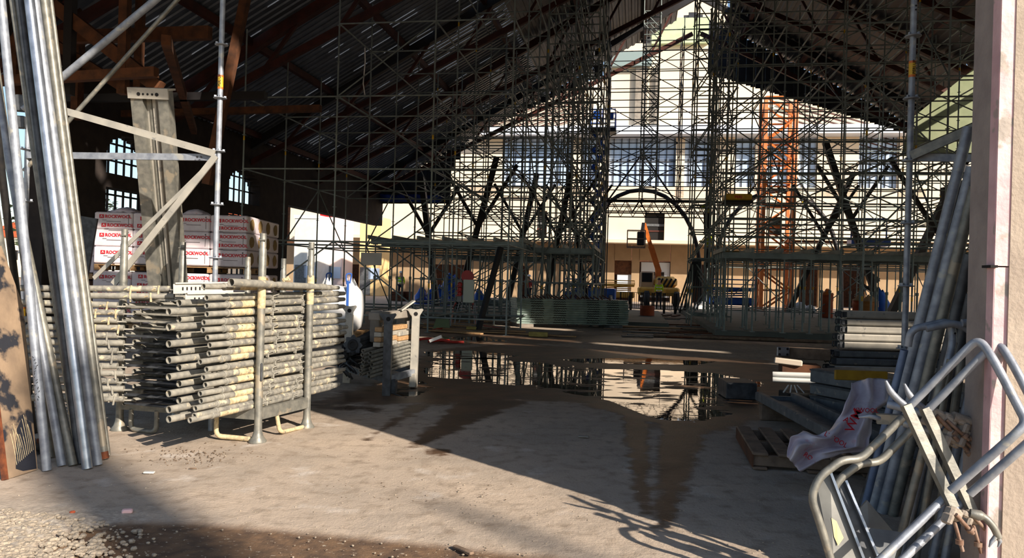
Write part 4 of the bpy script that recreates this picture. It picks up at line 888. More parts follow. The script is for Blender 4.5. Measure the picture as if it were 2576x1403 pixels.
def torn_deck(x0, x1, y0, y1, pitch=.28, dep=.05):        # the same deck with narrow open slots between some sheets
    b = MB(); n = int((y1 - y0) / pitch); rr = random.Random(41)
    for i in range(n):
        y = y0 + (y1 - y0) * i / n; w_ = (y1 - y0) / n
        F_ = ((0, .4, 0, 0), (.4, .5, 0, dep), (.5, .9, dep, dep), (.9, 1, dep, 0))
        for k, (f0, f1, h0, h1) in enumerate(F_):
            m = 9 if k == 1 else 1
            for j in range(m):
                if k == 1 and 8 < y < 30 and rr.random() < (.30 if -9.5 < x0 + (x1 - x0) * j / m < -5.5 else .04): continue
                xa, xb = x0 + (x1 - x0) * j / m, x0 + (x1 - x0) * (j + (.55 if k == 1 and rr.random() < .2 else 1)) / m
                b.add([H(xa, y + w_ * f0, rz(xa) + h0), H(xb, y + w_ * f0, rz(xb) + h0), H(xb, y + w_ * f1, rz(xb) + h1), H(xa, y + w_ * f1, rz(xa) + h1)], [(0, 1, 2, 3)])
    return b
struct('ceiling_1', torn_deck(-15.6, -5.2, Y0, Y1), mat('corrugated deck tinted with sky light', srgb(112, 122, 136), srgb(92, 100, 112), .45, .4, 2), 'dark corrugated roof deck over the left aisle')  # paler and bluer than the other decks: sky light put into the colour
struct('ceiling_2', deck(-5.2, RX - .9, Y0, Y1, 'y'), roof_m, 'corrugated roof deck left of the ridge')
b = deck(RX + 1.6, 12.4, Y0, Y1, 'y')
for x0, x1, y0, y1 in ((12.4, 15.8, Y0, 6.2), (12.4, 15.8, 6.65, 10.0), (13.7, 15.8, 10.0, 10.75), (12.4, 15.8, 10.75, 27), (15.8, 22, Y0, 27), (16.8, 22, 27, 32.5), (12.4, 22, 32.5, Y1), (12.4, 13.3, 27, 32.5)):  # gaps added in the deck so sun patches reach floor, profiles and cladding
    q = deck(x0, x1, y0, y1, 'y'); b.add(q.v, q.f)
struct('ceiling_3', b, roof_m, 'corrugated roof deck right of the ridge')
struct('ceiling_4', deck(RX - .9, RX + 1.6, Y0, 31, 'y'), roof_m, 'corrugated roof deck along the ridge')
# roof opening near the ridge lets light in over the far end
for k, y in enumerate((8.5, 14.5, 20.5, 26.5, 32.5, 38.5)):
    lb = ['first', 'second', 'third', 'fourth', 'fifth', 'last'][k] + ' dark steel roof truss counted from the entrance'
    t = thing('roof_truss', lb, 'truss', H(RX, y, 10), 'steel roof trusses')
    for s in (-1, 1):
        xe = RX + s * 17.6; p, q = H(RX, y, RZ - .25), H(xe, y, rz(xe) - .25)
        b = MB(); b.bar(p, q, .22, .3); b.build('rafter', steel_black if k % 2 else red_steel, t)
        b = MB(); b.bar(H(RX + s * .2, y, RZ - 2.2), H(xe, y, rz(xe) - .9), .16, .2); b.build('bottom_chord', red_steel, t)
        for j in range(7):
            x = RX + s * (1.2 + 2.3 * j); x2 = x + s * 1.15; zc = lambda x: (RZ - 2.2) + (rz(RX + 17.6) - .9 - RZ + 2.2) * abs(x - RX) / 17.6
            b = MB(); b.bar(H(x, y, rz(x) - .3), H(x2, y, zc(x2)), .1, .1); b.build('web_bar', red_steel, t)
for s, k0 in ((-1, 0), (1, 7)):
    for j in range(6):
        x = RX + s * (2.6 + 2.9 * j); lb = '%s slope, %s from the ridge' % ('left' if s < 0 else 'right', ['first', 'second', 'third', 'fourth', 'fifth', 'sixth'][j])
        b = MB(); b.bar(H(x, Y0, rz(x) - .12), H(x, Y1, rz(x) - .12), .16, .22); tag(b.build('purlin', red_steel), 'rust red steel purlin under the roof, ' + lb, 'purlin', 'roof purlins')
# dark cladding of the rear gable, leaving a stepped opening
ga = [(1100, 372), (1180, 343), (1520, 185), (1520, 108), (1640, 108), (1640, 44), (1640, -60), (700, -60), (700, 372)]; gb = [(1782, -60), (1782, 185), (1905, 222), (2265, 330), (2420, 372), (2576, 372), (2576, -60)]
def clipz(p): x = p.dot(EX); return V((p.x, p.y, min(p.z, rz(x) + .02)))
gp = MB()
def gcol(pts_low, x0, x1):                                 # vertical sheets from the opening line up to the roof
    n = int(abs(x1 - x0) / 12)
    for k in range(n):
        xa, xb = x0 + (x1 - x0) * k / n, x0 + (x1 - x0) * (k + 1) / n; xm = (xa + xb) / 2
        for (ax, ay), (bx, by) in zip(pts_low[:-1], pts_low[1:]):
            if ax <= xm < bx:
                y = ay + (by - ay) * (xm - ax) / (bx - ax); lo = hall_at(xm, y, 41.3); h0, h1 = hall_at(xa, y, 41.3).dot(EX), hall_at(xb, y, 41.3).dot(EX); zt = rz((h0 + h1) / 2) - .03
                if zt > lo.z: gp.box(H((h0 + h1) / 2, 41.3 + .03 * (k % 2), (zt + lo.z) / 2), (h1 - h0, .04, zt - lo.z), HR)
gcol([(700, 512), (1130, 512), (1130.1, 440), (1180, 343), (1520, 185), (1520.1, 108), (1640, 108), (1640.1, 44), (1782, 44), (1782.1, 185), (1905, 222), (2265, 330), (2560, 420)], 700, 2560)
struct('wall_gable', gp, roof_m, 'dark sheeted rear gable with a stepped opening')
# left wall of the hall along the aisle
XW = -15.0
win = [(18.6, 20.6, 5.35, 1.4), (24.9, 27.2, 5.35, 1.4)]
b = MB(); ys = [16.4]
def wbox(y0, y1, z0, z1): b.box(H(XW, (y0 + y1) / 2, (z0 + z1) / 2), (.5, y1 - y0, z1 - z0), HR)
prev = 16.4
for y0, y1, zt, zb in win:
    wbox(prev, y0, 0, 7.6); wbox(y0, y1, 0, zb); r = (y1 - y0) / 2; zs = zt - r * .62
    m = 14
    for k in range(m):                                    # stepped arch head
        a0, a1 = math.pi * k / m, math.pi * (k + 1) / m; ya, yb = (y0 + y1) / 2 - r * math.cos(a0), (y0 + y1) / 2 - r * math.cos(a1)
        z_ = zs + r * .62 * math.sin((a0 + a1) / 2); wbox(ya, yb, z_, 7.6)
    wbox(y0, y1, zs - .95, zs - .55); prev = y1
wbox(prev, 29.6, 0, 7.6); wbox(29.6, 41.5, 4.4, 7.6)
struct('wall_left', b, wall_dark, 'dark left wall of the hall with arched window openings')
for k, (y0, y1, zt, zb) in enumerate(win):
    b = MB(); xo = XW - .1
    for i in range(6): y = y0 + (y1 - y0) * (i + .5) / 6; b.bar(H(xo, y, zb), H(xo, y, zt), .05, .05)
    for j in range(8): z = zb + (zt - zb) * (j + .5) / 8; b.bar(H(xo, y0, z), H(xo, y1, z), .05, .05)
    struct('window_%d' % (k + 1), b, steel_black, 'black steel window bars in an arched opening of the left wall')
b = MB(); b.box(H(21, 23, 5), (.4, 37, 10), HR)
ww = MB()
for i in range(5): ww.box(H(21, 8 + 7.6 * i, 2.6), (.5, 3.0, 5.2), HR)
ww.box(H(21, 23, 6.2), (.5, 37, 2.2), HR)
struct('wall_right', ww, wall_dark, 'right wall of the hall with wide openings')
# timber framing high in the left aisle
tm = [((-14.4, 11.5, 5.2), (-8.2, 12.2, 9.6)), ((-14.4, 12.5, 5.0), (-9.0, 12.6, 5.2)), ((-13.6, 13, 4.9), (-13.6, 13, 7.4)), ((-12.4, 13, 4.9), (-12.4, 13, 8.0)), ((-11.2, 13, 4.9), (-11.2, 13, 8.6)), ((-10.0, 13, 4.9), (-10, 13, 9.2)),
      ((-14.4, 14, 6.4), (-8.8, 14, 6.4)), ((-13.8, 13.2, 7.2), (-10.0, 13.2, 5.0)), ((-14, 16, 5.6), (-8.6, 16, 5.6)), ((-13.2, 15.6, 5.0), (-13.2, 15.6, 7.6)), ((-11.6, 15.6, 5.0), (-11.6, 15.6, 8.4)), ((-9.4, 15, 3.4), (-8.2, 15, 9.6)), ((-12.6, 11.8, 4.4), (-9.6, 12, 8.8)), ((-14.6, 19, 5.9), (-8.6, 19, 6.0)), ((-8.4, 12, 5.6), (-13, 20, 5.6)), ((-9.2, 13, 5.0), (-14, 13.1, 8.4))]
for k, (p, q) in enumerate(tm):
    b = MB(); b.bar(H(*p), H(*q), .16, .18 if k % 3 else .26); tag(b.build('roof_timber', wood_dark if k % 4 else steel_black), 'brown timber of the frame high above the wrapped packs on the left', 'timber', 'roof timbers in the left aisle')
# screed slabs on the hall floor
b = MB(); b.box(H(-3.6, 31, .07), (9.5, 11, .16), HR, 0, .03); struct('floor_1', b, slab_mat, 'grey green screed slab under the left scaffold')
b = MB(); b.box(H(9.3, 31.5, .10), (14, 19, .2), HR, 0, .03); struct('floor_2', b, slab_mat, 'dark grey screed slab under the right scaffold')

# ------------------------------------------------------------------ birdcage scaffolds
class Cage:                                               # up to 95 of each tube kind are parts; what is beyond goes into one part
    def __init__(s, name, label, cat, loc): s.t = thing(name, label, cat, loc, 'birdcage scaffolds in the hall'); s.n = {}; s.rest = {}
    def add(s, nm, a, e, r, m):
        k = s.n.get(nm, 0); s.n[nm] = k + 1
        if k < 95: return rod(nm, a, e, r, m, s.t)
        s.rest.setdefault((nm, m.name), MB()).tube(a, e, r, n=6)
    def done(s):
        for (nm, m), b in s.rest.items(): o = b.build(nm, MAT[m], s.t); o['kind'] = 'stuff'
_post = {}
def cage_post(c, p, h, m, base=True):
    key = (round(h, 2), m.name)
    if key not in _post:
        b = MB(); b.tube((0, 0, 0), (0, 0, h), .0242, n=8); z = .35
        while z < h: b.tube((0, 0, z - .006), (0, 0, z + .006), .058, n=8); z += 1.0
        b.box((0, 0, .005), (.16, .16, .01)); _post[key] = b.mesh('standard', m)
    k = c.n.get('standard', 0); c.n['standard'] = k + 1
    o = link('standard', _post[key], c.t); o.matrix_basis = Matrix.Translation(p)
    for z in (1.2, 5.2, 9.1):
        if z < h and k % 2 == 0 and k < 24:
            yb = MB(); yb.tube(p + V((0, 0, z)), p + V((0, 0, z + .12)), .0256, n=8, caps=False); yb.build('yellow_band', yellow, c.t)
def cage(name, label, cat, X, Y, lv, z0=0.0, m=hall_tube, br=.5, rail=(), skip=None, top=.6, seed=1, dens=1.0):
    rr = random.Random(seed); c = Cage(name, label, cat, H(X[0], Y[0], z0)); zt = lv[-1] + top
    for j, y in enumerate(Y):
        for i, x in enumerate(X):
            if skip and skip(x, y): continue
            h = min(zt, rz(x) - .4) - z0; cage_post(c, H(x, y, z0), h, m)
    ok = lambda x, y, z: z < rz(x) - .5 and not (skip and skip(x, y))
    for j, y in enumerate(Y):
        for z in lv:
            for i in range(len(X) - 1):
                if ok(X[i], y, z) and ok(X[i + 1], y, z) and rr.random() < dens: c.add('ledger', H(X[i], y, z), H(X[i + 1], y, z), .0242, m)
        for i in range(len(X) - 1):
            for k in range(len(lv) - 1):
                if rr.random() < br and ok(X[i], y, lv[k + 1]) and ok(X[i + 1], y, lv[k + 1]):
                    s = 1 if (i + k) % 2 else 0
                    c.add('diagonal_brace', H(X[i + s], y, lv[k]), H(X[i + 1 - s], y, lv[k + 1]), .0212, m)
    for i, x in enumerate(X):
        for z in lv:
            for j in range(len(Y) - 1):
                if ok(x, Y[j], z) and ok(x, Y[j + 1], z) and rr.random() < dens: c.add('transom', H(x, Y[j], z), H(x, Y[j + 1], z), .0242, m)
        for j in range(len(Y) - 1):
            for k in range(len(lv) - 1):
                if rr.random() < br * .5 and ok(x, Y[j], lv[k + 1]): s = (j + k) % 2; c.add('diagonal_brace', H(x, Y[j + s], lv[k]), H(x, Y[j + 1 - s], lv[k + 1]), .0212, m)
    for (y, zs_) in rail:
        for z in zs_: c.add('guard_rail', H(X[0], y, z), H(X[-1], y, z), .02, m)
    return c
LV = [.4, 2.4, 4.4, 6.4, 8.4, 10.4, 12.4]
c1 = cage('birdcage_scaffold', 'tall dark grey birdcage scaffold filling the left half of the hall', 'scaffold', [-11.0, -8.25, -5.5, -3.35], [19.3, 21.8, 24.3, 26.8], LV, br=.42, seed=3)
c2 = cage('birdcage_scaffold', 'deeper birdcage scaffold behind the left front one, up to the rear yard', 'scaffold', [-8.2, -5.4, -2.6], [29.3, 31.8, 34.3, 36.8, 39.3], LV, br=.4, seed=5, rail=[(29.3, (3.2, 5.2, 7.2)), (34.3, (3.0, 5.4, 7.4))])
c3 = cage('birdcage_scaffold', 'middle birdcage scaffold with dense tubes left of the clear aisle', 'scaffold', [-3.1, -2.2, -1.4], [24.6, 26.6, 28.6, 30.6, 32.6], [.4 + 1.0 * k for k in range(13)], br=.5, seed=7, rail=[(25.7, (1.4, 3.4, 4.9, 5.9)), (30.7, (1.9, 3.6, 5.4)), (33.2, (2.9, 4.0, 6.9))])
c4 = cage('birdcage_scaffold', 'slender scaffold tower with narrow bays standing in the middle of the view', 'scaffold', [.05, .8], [34.0, 34.8, 35.6], [5.8 + .8 * k for k in range(13)], z0=5.3, br=.75, seed=9)
c5 = cage('birdcage_scaffold', 'scaffold tower with tight lifts right of the clear aisle', 'scaffold', [1.95, 2.6, 3.3], [26.6, 27.8, 29.0], [.4 + 1.0 * k for k in range(13)], br=.5, seed=11)
c6 = cage('birdcage_scaffold', 'wide birdcage scaffold on the right side of the hall', 'scaffold', [2.7, 4.4, 6.1, 8.6, 11.1], [24.0, 26.2, 28.4, 30.6], [1.2 * k + 2.4 for k in range(9)], br=.4, seed=13, z0=.2, rail=[(24, (3.0, 3.6, 5.0)), (26.5, (3.2, 5.4)), (31.5, (3.0, 4.8, 5.4))])
c7 = cage('birdcage_scaffold', 'rear birdcage scaffold on the right against the bright facade', 'scaffold', [3.6, 5.6, 7.6, 10.1, 12.6, 15.1], [33.8, 36.4, 39.0], [.4, 2.4, 4.4, 5.4, 6.4, 7.4, 8.4, 10.4], br=.45, seed=17, z0=.2, rail=[(33.8, (3.0, 3.4, 5.0)), (36.4, (2.8, 3.8))])
c8 = cage('birdcage_scaffold', 'near birdcage scaffold on the far right behind the entrance post', 'scaffold', [5.4, 7.2, 9.0], [19.0, 21.0], [2.6, 4.6, 6.6, 8.6], br=.3, seed=19)
c9 = cage('birdcage_scaffold', 'high birdcage scaffold bridging the clear aisle at the rear of the hall', 'scaffold', [-1.6, .2, 2.0, 3.7], [36.6, 38.2, 39.8], [5.6, 6.4, 7.2, 8.0, 8.9, 9.8, 10.8, 11.8, 12.8, 13.8], z0=5.55, br=.35, seed=23, m=galv_dark)
c10 = cage('birdcage_scaffold', 'close set scaffold between the left birdcage and the slender middle tower', 'scaffold', [-3.3, -2.3, -1.5], [34.2, 36.2], [.4, 1.4, 2.4, 3.4, 4.4, 5.4, 6.4, 7.4, 8.4, 9.4, 10.4, 11.4, 12.4], br=.5, seed=29, m=galv_dark)
c11 = cage('birdcage_scaffold', 'close set scaffold with short lifts deep on the left, before the rear gable', 'scaffold', [-9.4, -7.5, -5.6, -3.9], [30.6, 33.0, 35.4], [.4 + 1.0 * k for k in range(12)], br=.4, seed=31)
for c in (c1, c2, c3, c4, c5, c6, c7, c8, c9, c10, c11): c.done()
# shoring tables at head height on both sides
def table(label, X, Y, z, posts, m=hall_tube, legz=0.0, seed=2):
    rr = random.Random(seed); t = thing('shoring_table', label, 'table scaffold', H((X[0] + X[1]) / 2, Y[0], 0), 'shoring tables in the hall')
    for y in [Y[0] + (Y[1] - Y[0]) * k / 3 for k in range(4)]:
        b = MB(); b.bar(H(X[0], y, z), H(X[1], y, z), .09, .16); b.build('main_beam', m, t)
    n = int((X[1] - X[0]) / .75)
    for k in range(n + 1):
        x = X[0] + (X[1] - X[0]) * k / n; b = MB(); b.bar(H(x, Y[0] - .3, z + .14), H(x, Y[1] + .3, z + .14), .07, .12); b.build('cross_beam', m, t)
    for k in range(posts):
        for y in (Y[0], (Y[0] + Y[1]) / 2, Y[1]):
            x = X[0] + (X[1] - X[0]) * (k + .1 + .1 * rr.random()) / (posts - .8)
            if x > X[1]: continue
            p = H(x, y, legz); b = MB(); b.tube(p, p + V((0, 0, (z - legz) * .55)), .03, n=8); b.tube(p + V((0, 0, (z - legz) * .5)), p + V((0, 0, z - .1 - legz)), .022, n=8); b.box(p + V((0, 0, z - .09 - legz)), (.14, .14, .02)); b.box(p + V((0, 0, .01)), (.14, .14, .02)); b.tube(p + V((0, 0, (z - legz) * .53)), p + V((0, 0, (z - legz) * .57)), .045, n=8); b.build('prop', m, t)
    return t
table('shoring table with a row of props on the right, behind the lit deck stack', (2.4, 10.2), (21.6, 23.6), 2.35, 11, legz=.2, seed=4)
table('shoring table with dark beams at the left, above the socket cabinet', (-8.6, -3.6), (23.2, 26.2), 2.6, 7, seed=6)
table('shoring table in the middle left, beyond the stack of green profiles', (-3.4, -1.4), (24.8, 28), 2.5, 5, seed=8)
# lattice girder across the clear aisle
for k, (hy, z) in enumerate(((34.8, 4.72), (36.6, 4.97), (39.8, 4.97))):
    t = thing('lattice_girder', ['nearest', 'middle', 'farthest'][k] + ' lattice girder bridging the clear aisle in front of the cream wall', 'girder', H(-1.2, hy, z), 'lattice girders over the aisle')
    x0, x1 = -1.55, 3.65
    for x in (x0, x1): b = MB(); b.tube(H(x, hy, .01), H(x, hy, z + .55), .03, n=8); b.build('post', steel_black, t)
    for dz in (0, .55): b = MB(); b.tube(H(x0, hy, z + dz), H(x1, hy, z + dz), .03, n=8); b.build('chord', steel_black, t)
    n = 16
    for i in range(n):
        xa, xb = x0 + (x1 - x0) * i / n, x0 + (x1 - x0) * (i + 1) / n; b = MB(); b.tube(H(xa, hy, z + .55 * (i % 2)), H(xb, hy, z + .55 * ((i + 1) % 2)), .02, n=6); b.build('web_bar', steel_black, t)
# tree-like inclined steel columns of the hall
tc = [((-7.4, 30, 0), (-5.9, 30.5, 6.6), .26), ((-6.6, 38, 0), (-5.2, 38, 7), .28), ((-3.8, 30.5, 0), (-2.8, 31, 6), .2), ((-2.2, 36, 0), (-3.4, 36, 6.5), .2), ((-4.35, 20.4, 0), (-3.85, 20.9, 2.4), .14), ((-9.8, 36, 0), (-10.8, 36, 6.5), .3), ((11.6, 37.5, .2), (8.8, 37.5, 8.5), .3), ((9.4, 30, .2), (12.4, 30.5, 7), .28), ((13.6, 32, .2), (14.6, 32, 7), .3), ((7.8, 40, .2), (10.8, 40, 7.4), .26), ((10.6, 27, .2), (10.2, 27, 5), .2)]
wh = ['leaning right behind the wrapped packs', 'far left, near the sunlit cabins', 'left of the socket cabinet in the middle distance', 'leaning left before the cream wall', 'slim one just behind the eyed crate', 'at the far left beside the arched windows', 'leaning left in front of the bright right facade', 'leaning right beyond the lit deck stack', 'rightmost one by the right wall', 'rear one on the right before the cream wall', 'short one near the entrance post on the right']
for (p, q, r), w_ in zip(tc, wh):
    t = thing('inclined_column', 'dark inclined steel column, ' + w_, 'column', H(*p), 'inclined steel columns'); b = MB(); a, e = H(*p), H(*q); b.bar(a, e, r, r * .9); b.build('shaft', steel_black, t)
    for s in (-1, 1):
        if r > .18: f = a + (e - a) * .55; b = MB(); b.bar(f, f + EX * s * 1.6 + V((0, 0, 2.6)), r * .55, r * .5); b.build('branch', steel_black, t)

# pale green sheet cladding high on the right, lit through an opening added to the roof
b = MB(); q = [hall_at(x, y, 30.0) for x, y in ((2268, 392), (2290, 300), (2445, 176), (2600, 80), (2600, 392))]; b.prism(q, EY * .08)
struct('trim_12', b, mat('pale green sheet', srgb(150, 158, 124), srgb(134, 144, 110), .8, 0, 2), 'pale green sheet cladding high on the right')
# ------------------------------------------------------------------ sunlit facade beyond the hall
FY = 57.0
def fz(px, py, y=FY): return hall_at(px, py, y)
def hx(p): return p.dot(EX)
def zpx(py, px=1640, y=FY): return hall_at(px, py, y).z
def xpx(px, py=600, y=FY): return hx(hall_at(px, py, y))
fb = MB()
def fbox(b, px0, px1, py0, py1, y0, y1, mi=0):
    x0, x1 = xpx(px0, (py0 + py1) / 2, y0), xpx(px1, (py0 + py1) / 2, y0); z0, z1 = zpx(py1, (px0 + px1) / 2, y0), zpx(py0, (px0 + px1) / 2, y0)
    b.box(H((x0 + x1) / 2, (y0 + y1) / 2, (z0 + z1) / 2), (abs(x1 - x0), abs(y1 - y0), z1 - z0), HR, mi)
# cream upper band with window openings, canopy, tan ground floor
wins = [(1350, 1376, 530, 598), (1622, 1672, 535, 604), (1935, 1966, 545, 592)]
cuts = [730] + [v for w_ in wins for v in w_[:2]] + [2600]
b = MB()
for i in range(0, len(cuts), 2): fbox(b, cuts[i], cuts[i + 1], 498, 608, FY, FY + .5)
for w_ in wins: fbox(b, w_[0], w_[1], 498, w_[2], FY, FY + .5); fbox(b, w_[0], w_[1], w_[3], 608, FY, FY + .5)
fbox(b, 730, 2600, 604, 612, FY - 1.2, FY + .5)
struct('wall_far', b, facade, 'cream rendered upper band of the far facade')
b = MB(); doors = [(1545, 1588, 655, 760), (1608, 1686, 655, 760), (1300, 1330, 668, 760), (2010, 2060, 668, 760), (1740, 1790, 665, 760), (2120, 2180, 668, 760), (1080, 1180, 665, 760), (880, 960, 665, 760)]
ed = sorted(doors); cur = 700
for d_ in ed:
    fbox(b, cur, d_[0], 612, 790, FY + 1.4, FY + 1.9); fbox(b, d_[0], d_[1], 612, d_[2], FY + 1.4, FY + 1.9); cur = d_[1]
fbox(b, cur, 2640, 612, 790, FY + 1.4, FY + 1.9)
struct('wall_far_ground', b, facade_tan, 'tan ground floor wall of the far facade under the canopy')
b = MB(); fbox(b, 650, 2700, 480, 790, FY + 6, FY + 6.4); struct('wall_far_back', b, wood_dark, 'dark rooms behind the openings of the far facade')
for k, w_ in enumerate(wins):
    b = MB(); fbox(b, w_[0], w_[1], w_[2], w_[3], FY + .35, FY + .4, 0); fbox(b, w_[0], w_[1], w_[2] + 28, w_[2] + 34, FY + .3, FY + .36, 1); fbox(b, w_[0], w_[1], w_[2] + 44, w_[2] + 48, FY + .3, FY + .36, 2)
    struct('window_%d' % (4 + k), b, [dark_hole, deck_grey, red_steel], 'dark window opening in the cream band of the far facade')
for k, d_ in enumerate(((1552, 1588, 690, 748), (1612, 1684, 660, 748))):
    t = MB(); fbox(t, d_[0], d_[1], d_[2], d_[3], FY + 1.6, FY + 1.7)
    if k: fbox(t, d_[0] + 16, d_[1] - 14, d_[2] + 24, d_[3], FY + 1.55, FY + 1.62, 1)
    o = struct('door_%d' % (k + 1), t, [mat('blue white door %d' % k, srgb(206, 216, 226)), dark_hole], 'pale door in the ground floor of the far facade')
b = MB(); fbox(b, 1545, 1588, 655, 690, FY + 1.55, FY + 1.65); struct('trim_5', b, wood_dark, 'brown board above the pale door')
# upper floor: glazing between cream piers, pale canopy above, stepped back pediment
glass = bpy.data.materials.new('glazing with sky in its colour'); glass.use_nodes = True; G = glass.node_tree.nodes['Principled BSDF']; G.inputs['Base Color'].default_value = srgb(186, 208, 238); G.inputs['Roughness'].default_value = .15; G.inputs['Specular IOR Level'].default_value = .9; G.inputs['Metallic'].default_value = 0  # pale blue base colour imitates the reflected sky
UY = FY + 2
b = MB(); fbox(b, 1180, 2330, 330, 500, UY + .4, UY + .5); struct('window_7', b, glass, 'blue glazed upper storey of the far facade')
b = MB()
for a, e in ((700, 1262), (1440, 1462), (1505, 1532), (1700, 1722), (1790, 1850), (1900, 1925), (1990, 2010), (2055, 2160), (2260, 2640)): fbox(b, a, e, 330, 500, UY, UY + .45)
fbox(b, 1180, 2330, 470, 500, UY, UY + .45)
struct('wall_far_upper', b, facade, 'cream piers of the glazed upper storey')
b = MB()
for k in range(60): x = 1182 + k * 19; fbox(b, x, x + 1.6, 338, 472, UY + .3, UY + .42)
for y in (372, 405, 438): fbox(b, 1180, 2330, y, y + 2, UY + .3, UY + .42)
struct('trim_6', b, steel_black, 'dark glazing bars of the upper storey')
b = MB(); fbox(b, 1180, 2330, 314, 336, UY - 1.5, UY + 1); struct('trim_7', b, mat('pale blue canopy', srgb(214, 222, 236)), 'pale blue white canopy above the glazing')
b = MB(); y = UY + .6
poly = [fz(1150, 345, y), fz(1150, 318, y), fz(1480, 205, y), fz(1520, 190, y), fz(1520, -60, y), fz(1830, -60, y), fz(1830, 190, y), fz(1960, 225, y), fz(2330, 330, y), fz(2330, 350, y)]
b.prism(poly, EY * .4); struct('wall_pediment', b, facade, 'cream pediment with the tall middle tower')
b = MB()
for k in range(9): py = 318 - k * 0 ; a, e = fz(1150, 316 - 0, y - .2), fz(1480, 203, y - .2); d = V((0, 0, -.34 * k)); b.bar(a + d, e + d, .05, .09)
for k in range(8): a, e = fz(1960, 226, y - .2), fz(2330, 331, y - .2); d = V((0, 0, -.34 * k)); b.bar(a + d, e + d, .05, .09)
struct('trim_8', b, red_steel, 'red brown battens along the pediment slopes')
b = MB(); fbox(b, 1640, 1785, 44, 108, y - .5, y); struct('trim_9', b, mat('pale green panel', srgb(196, 214, 172), srgb(182, 200, 160), .8, 0, 2), 'pale green panel at the top of the tower')
b = MB(); fbox(b, 1520, 1640, 130, 165, y - .6, y - .1); struct('trim_10', b, mat('grey teal panel', srgb(132, 150, 150), None, .6), 'grey teal sheet on the left of the tower')
b = MB()
for k, px in enumerate((1598, 1648)): fbox(b, px, px + (30 if k == 0 else 8), 165, 316, y - .35, y - .02)
struct('trim_11', b, concrete, 'grey pilaster on the tower')
# arched steel ribs standing in the yard before the facade, throwing shadows on it
for k, (x0, lb) in enumerate(((-3.6, 'left'), (4.6, 'right'))):
    t = thing('arched_rib', 'dark arched steel rib before the far facade, %s of the two' % lb, 'arch', H(x0, 47, 0), 'arched steel ribs'); b = MB()
    b.path([H(x0 + 3.8 - 3.8 * math.cos(a * math.pi / 16), 47, 7.3 * math.sin(a * math.pi / 16) ** .7 + .0) for a in range(17)], .13, 8); b.build('arch', steel_black, t)
    for s in (1, 2, 3):
        b = MB(); a = s * 4; p = H(x0 + 3.8 - 3.8 * math.cos(a * math.pi / 16), 47, 7.3 * math.sin(a * math.pi / 16) ** .7); b.bar(p, H(x0 + 3.8, 47, 9.6), .1, .1); b.build('strut', steel_black, t)
# ------------------------------------------------------------------ beyond the left end: sunlit cabins and far houses
cab = [((740, 800, 540, 622), 47, white_paint, 'white site cabin at the far left end of the hall'), ((806, 862, 536, 622), 49, mat('pale pink cabin', srgb(236, 214, 210)), 'pale cabin with a red roof edge behind the dark columns on the left'), ((905, 960, 545, 620), 51, mat('sunny ochre wall', srgb(240, 206, 146)), 'ochre sunlit booth left of the cream facade')]
for (x0, x1, y0, y1), hy, m, lb in cab:
    p = hall_at((x0 + x1) / 2, y1, hy); a, e = hx(hall_at(x0, 600, hy)), hx(hall_at(x1, 600, hy)); z1 = hall_at(x0, y0, hy).z
    t = thing('site_cabin', lb, 'cabin', H((a + e) / 2, hy, 0)); b = MB(); b.box(H((a + e) / 2, hy + 1, z1 / 2), (e - a, 2, z1), HR, 0, .03); b.build('cabin_body', m, t)
    b = MB(); b.box(H((a + e) / 2, hy - .02, z1 - .12), (e - a + .1, .06, .24), HR); b.build('roof_edge', red if 'red' in lb else white_paint, t)
    b = MB(); b.box(H(a + (e - a) * .3, hy - .02, 1.05), (.8, .05, 2.0), HR); b.build('cabin_door', deck_grey, t)
    b = MB(); b.box(H(a + (e - a) * .7, hy - .02, 1.6), (.8, .05, .8), HR); b.build('cabin_window', glass, t)
hs = [(-62, 95, 9, 5, 'far pale house on the horizon, leftmost seen between the leaning tubes'), (-52, 92, 6, 4, 'far low house with a red roof on the horizon at the left edge'), (-44, 100, 8, 6, 'far tall white house behind the arched windows'), (-57, 120, 14, 5, 'far long grey block on the horizon at the left'), (-36, 98, 8, 8, 'far white tower house seen through the third arched window'), (-25, 90, 9, 9, 'far pale apartment block left of the site cabins')]
for x, y, w_, h, lb in hs:
    t = thing('house', lb, 'house', (x, y, 0), 'far houses on the horizon'); b = MB(); b.box((x, y, h / 2), (w_, 6, h)); b.build('wall', facade if h != 4 else white_paint, t)
    b = MB(); b.prism([(x - w_ / 2 - .3, y - 3.3, h), (x + w_ / 2 + .3, y - 3.3, h), (x, y - 3.3, h + 1.8)], (0, 6.6, 0)); b.build('roof', terracotta, t)
    for k in range(3): b = MB(); b.box((x + (k - 1) * w_ * .28, y - 3.02, h * .55), (.9, .05, 1.2)); b.build('window', dark_hole, t)
tm_ = mat('dark evergreen leaves', srgb(70, 84, 52), srgb(46, 58, 36), .9, 0, 2)
def tree(p, h, r, lb):
    t = thing('tree', lb, 'tree', p, 'trees outside the hall'); b = MB(); b.tube(p, p + V((0, 0, h * .6)), .2, .08, 8); b.build('trunk', wood_old, t); b = MB()
    for k in range(700):
        a, z = R.random() * 6.283, R.random(); q = r * math.sqrt(R.random()) * (1 - abs(z - .4) * 1.1); c = p + V((math.cos(a) * q, math.sin(a) * q, h * (.3 + .7 * z))); m3 = rotz(R.random() * 6) @ Matrix.Rotation(R.uniform(-1, 1), 3, 'X'); s = R.uniform(.12, .26)
        b.add([c + m3 @ V((-s, 0, 0)), c + m3 @ V((0, s * .5, 0)), c + m3 @ V((s, 0, 0)), c + m3 @ V((0, -s * .5, 0))], [(0, 1, 2, 3)])
    o = b.build('crown', tm_, t)
tree(V((-19.5, 31, 0)), 6.2, 1.6, 'dark evergreen tree outside the first arched window'); tree(V((-30, 54, 0)), 6.5, 2.4, 'loose green tree outside between the arched windows')
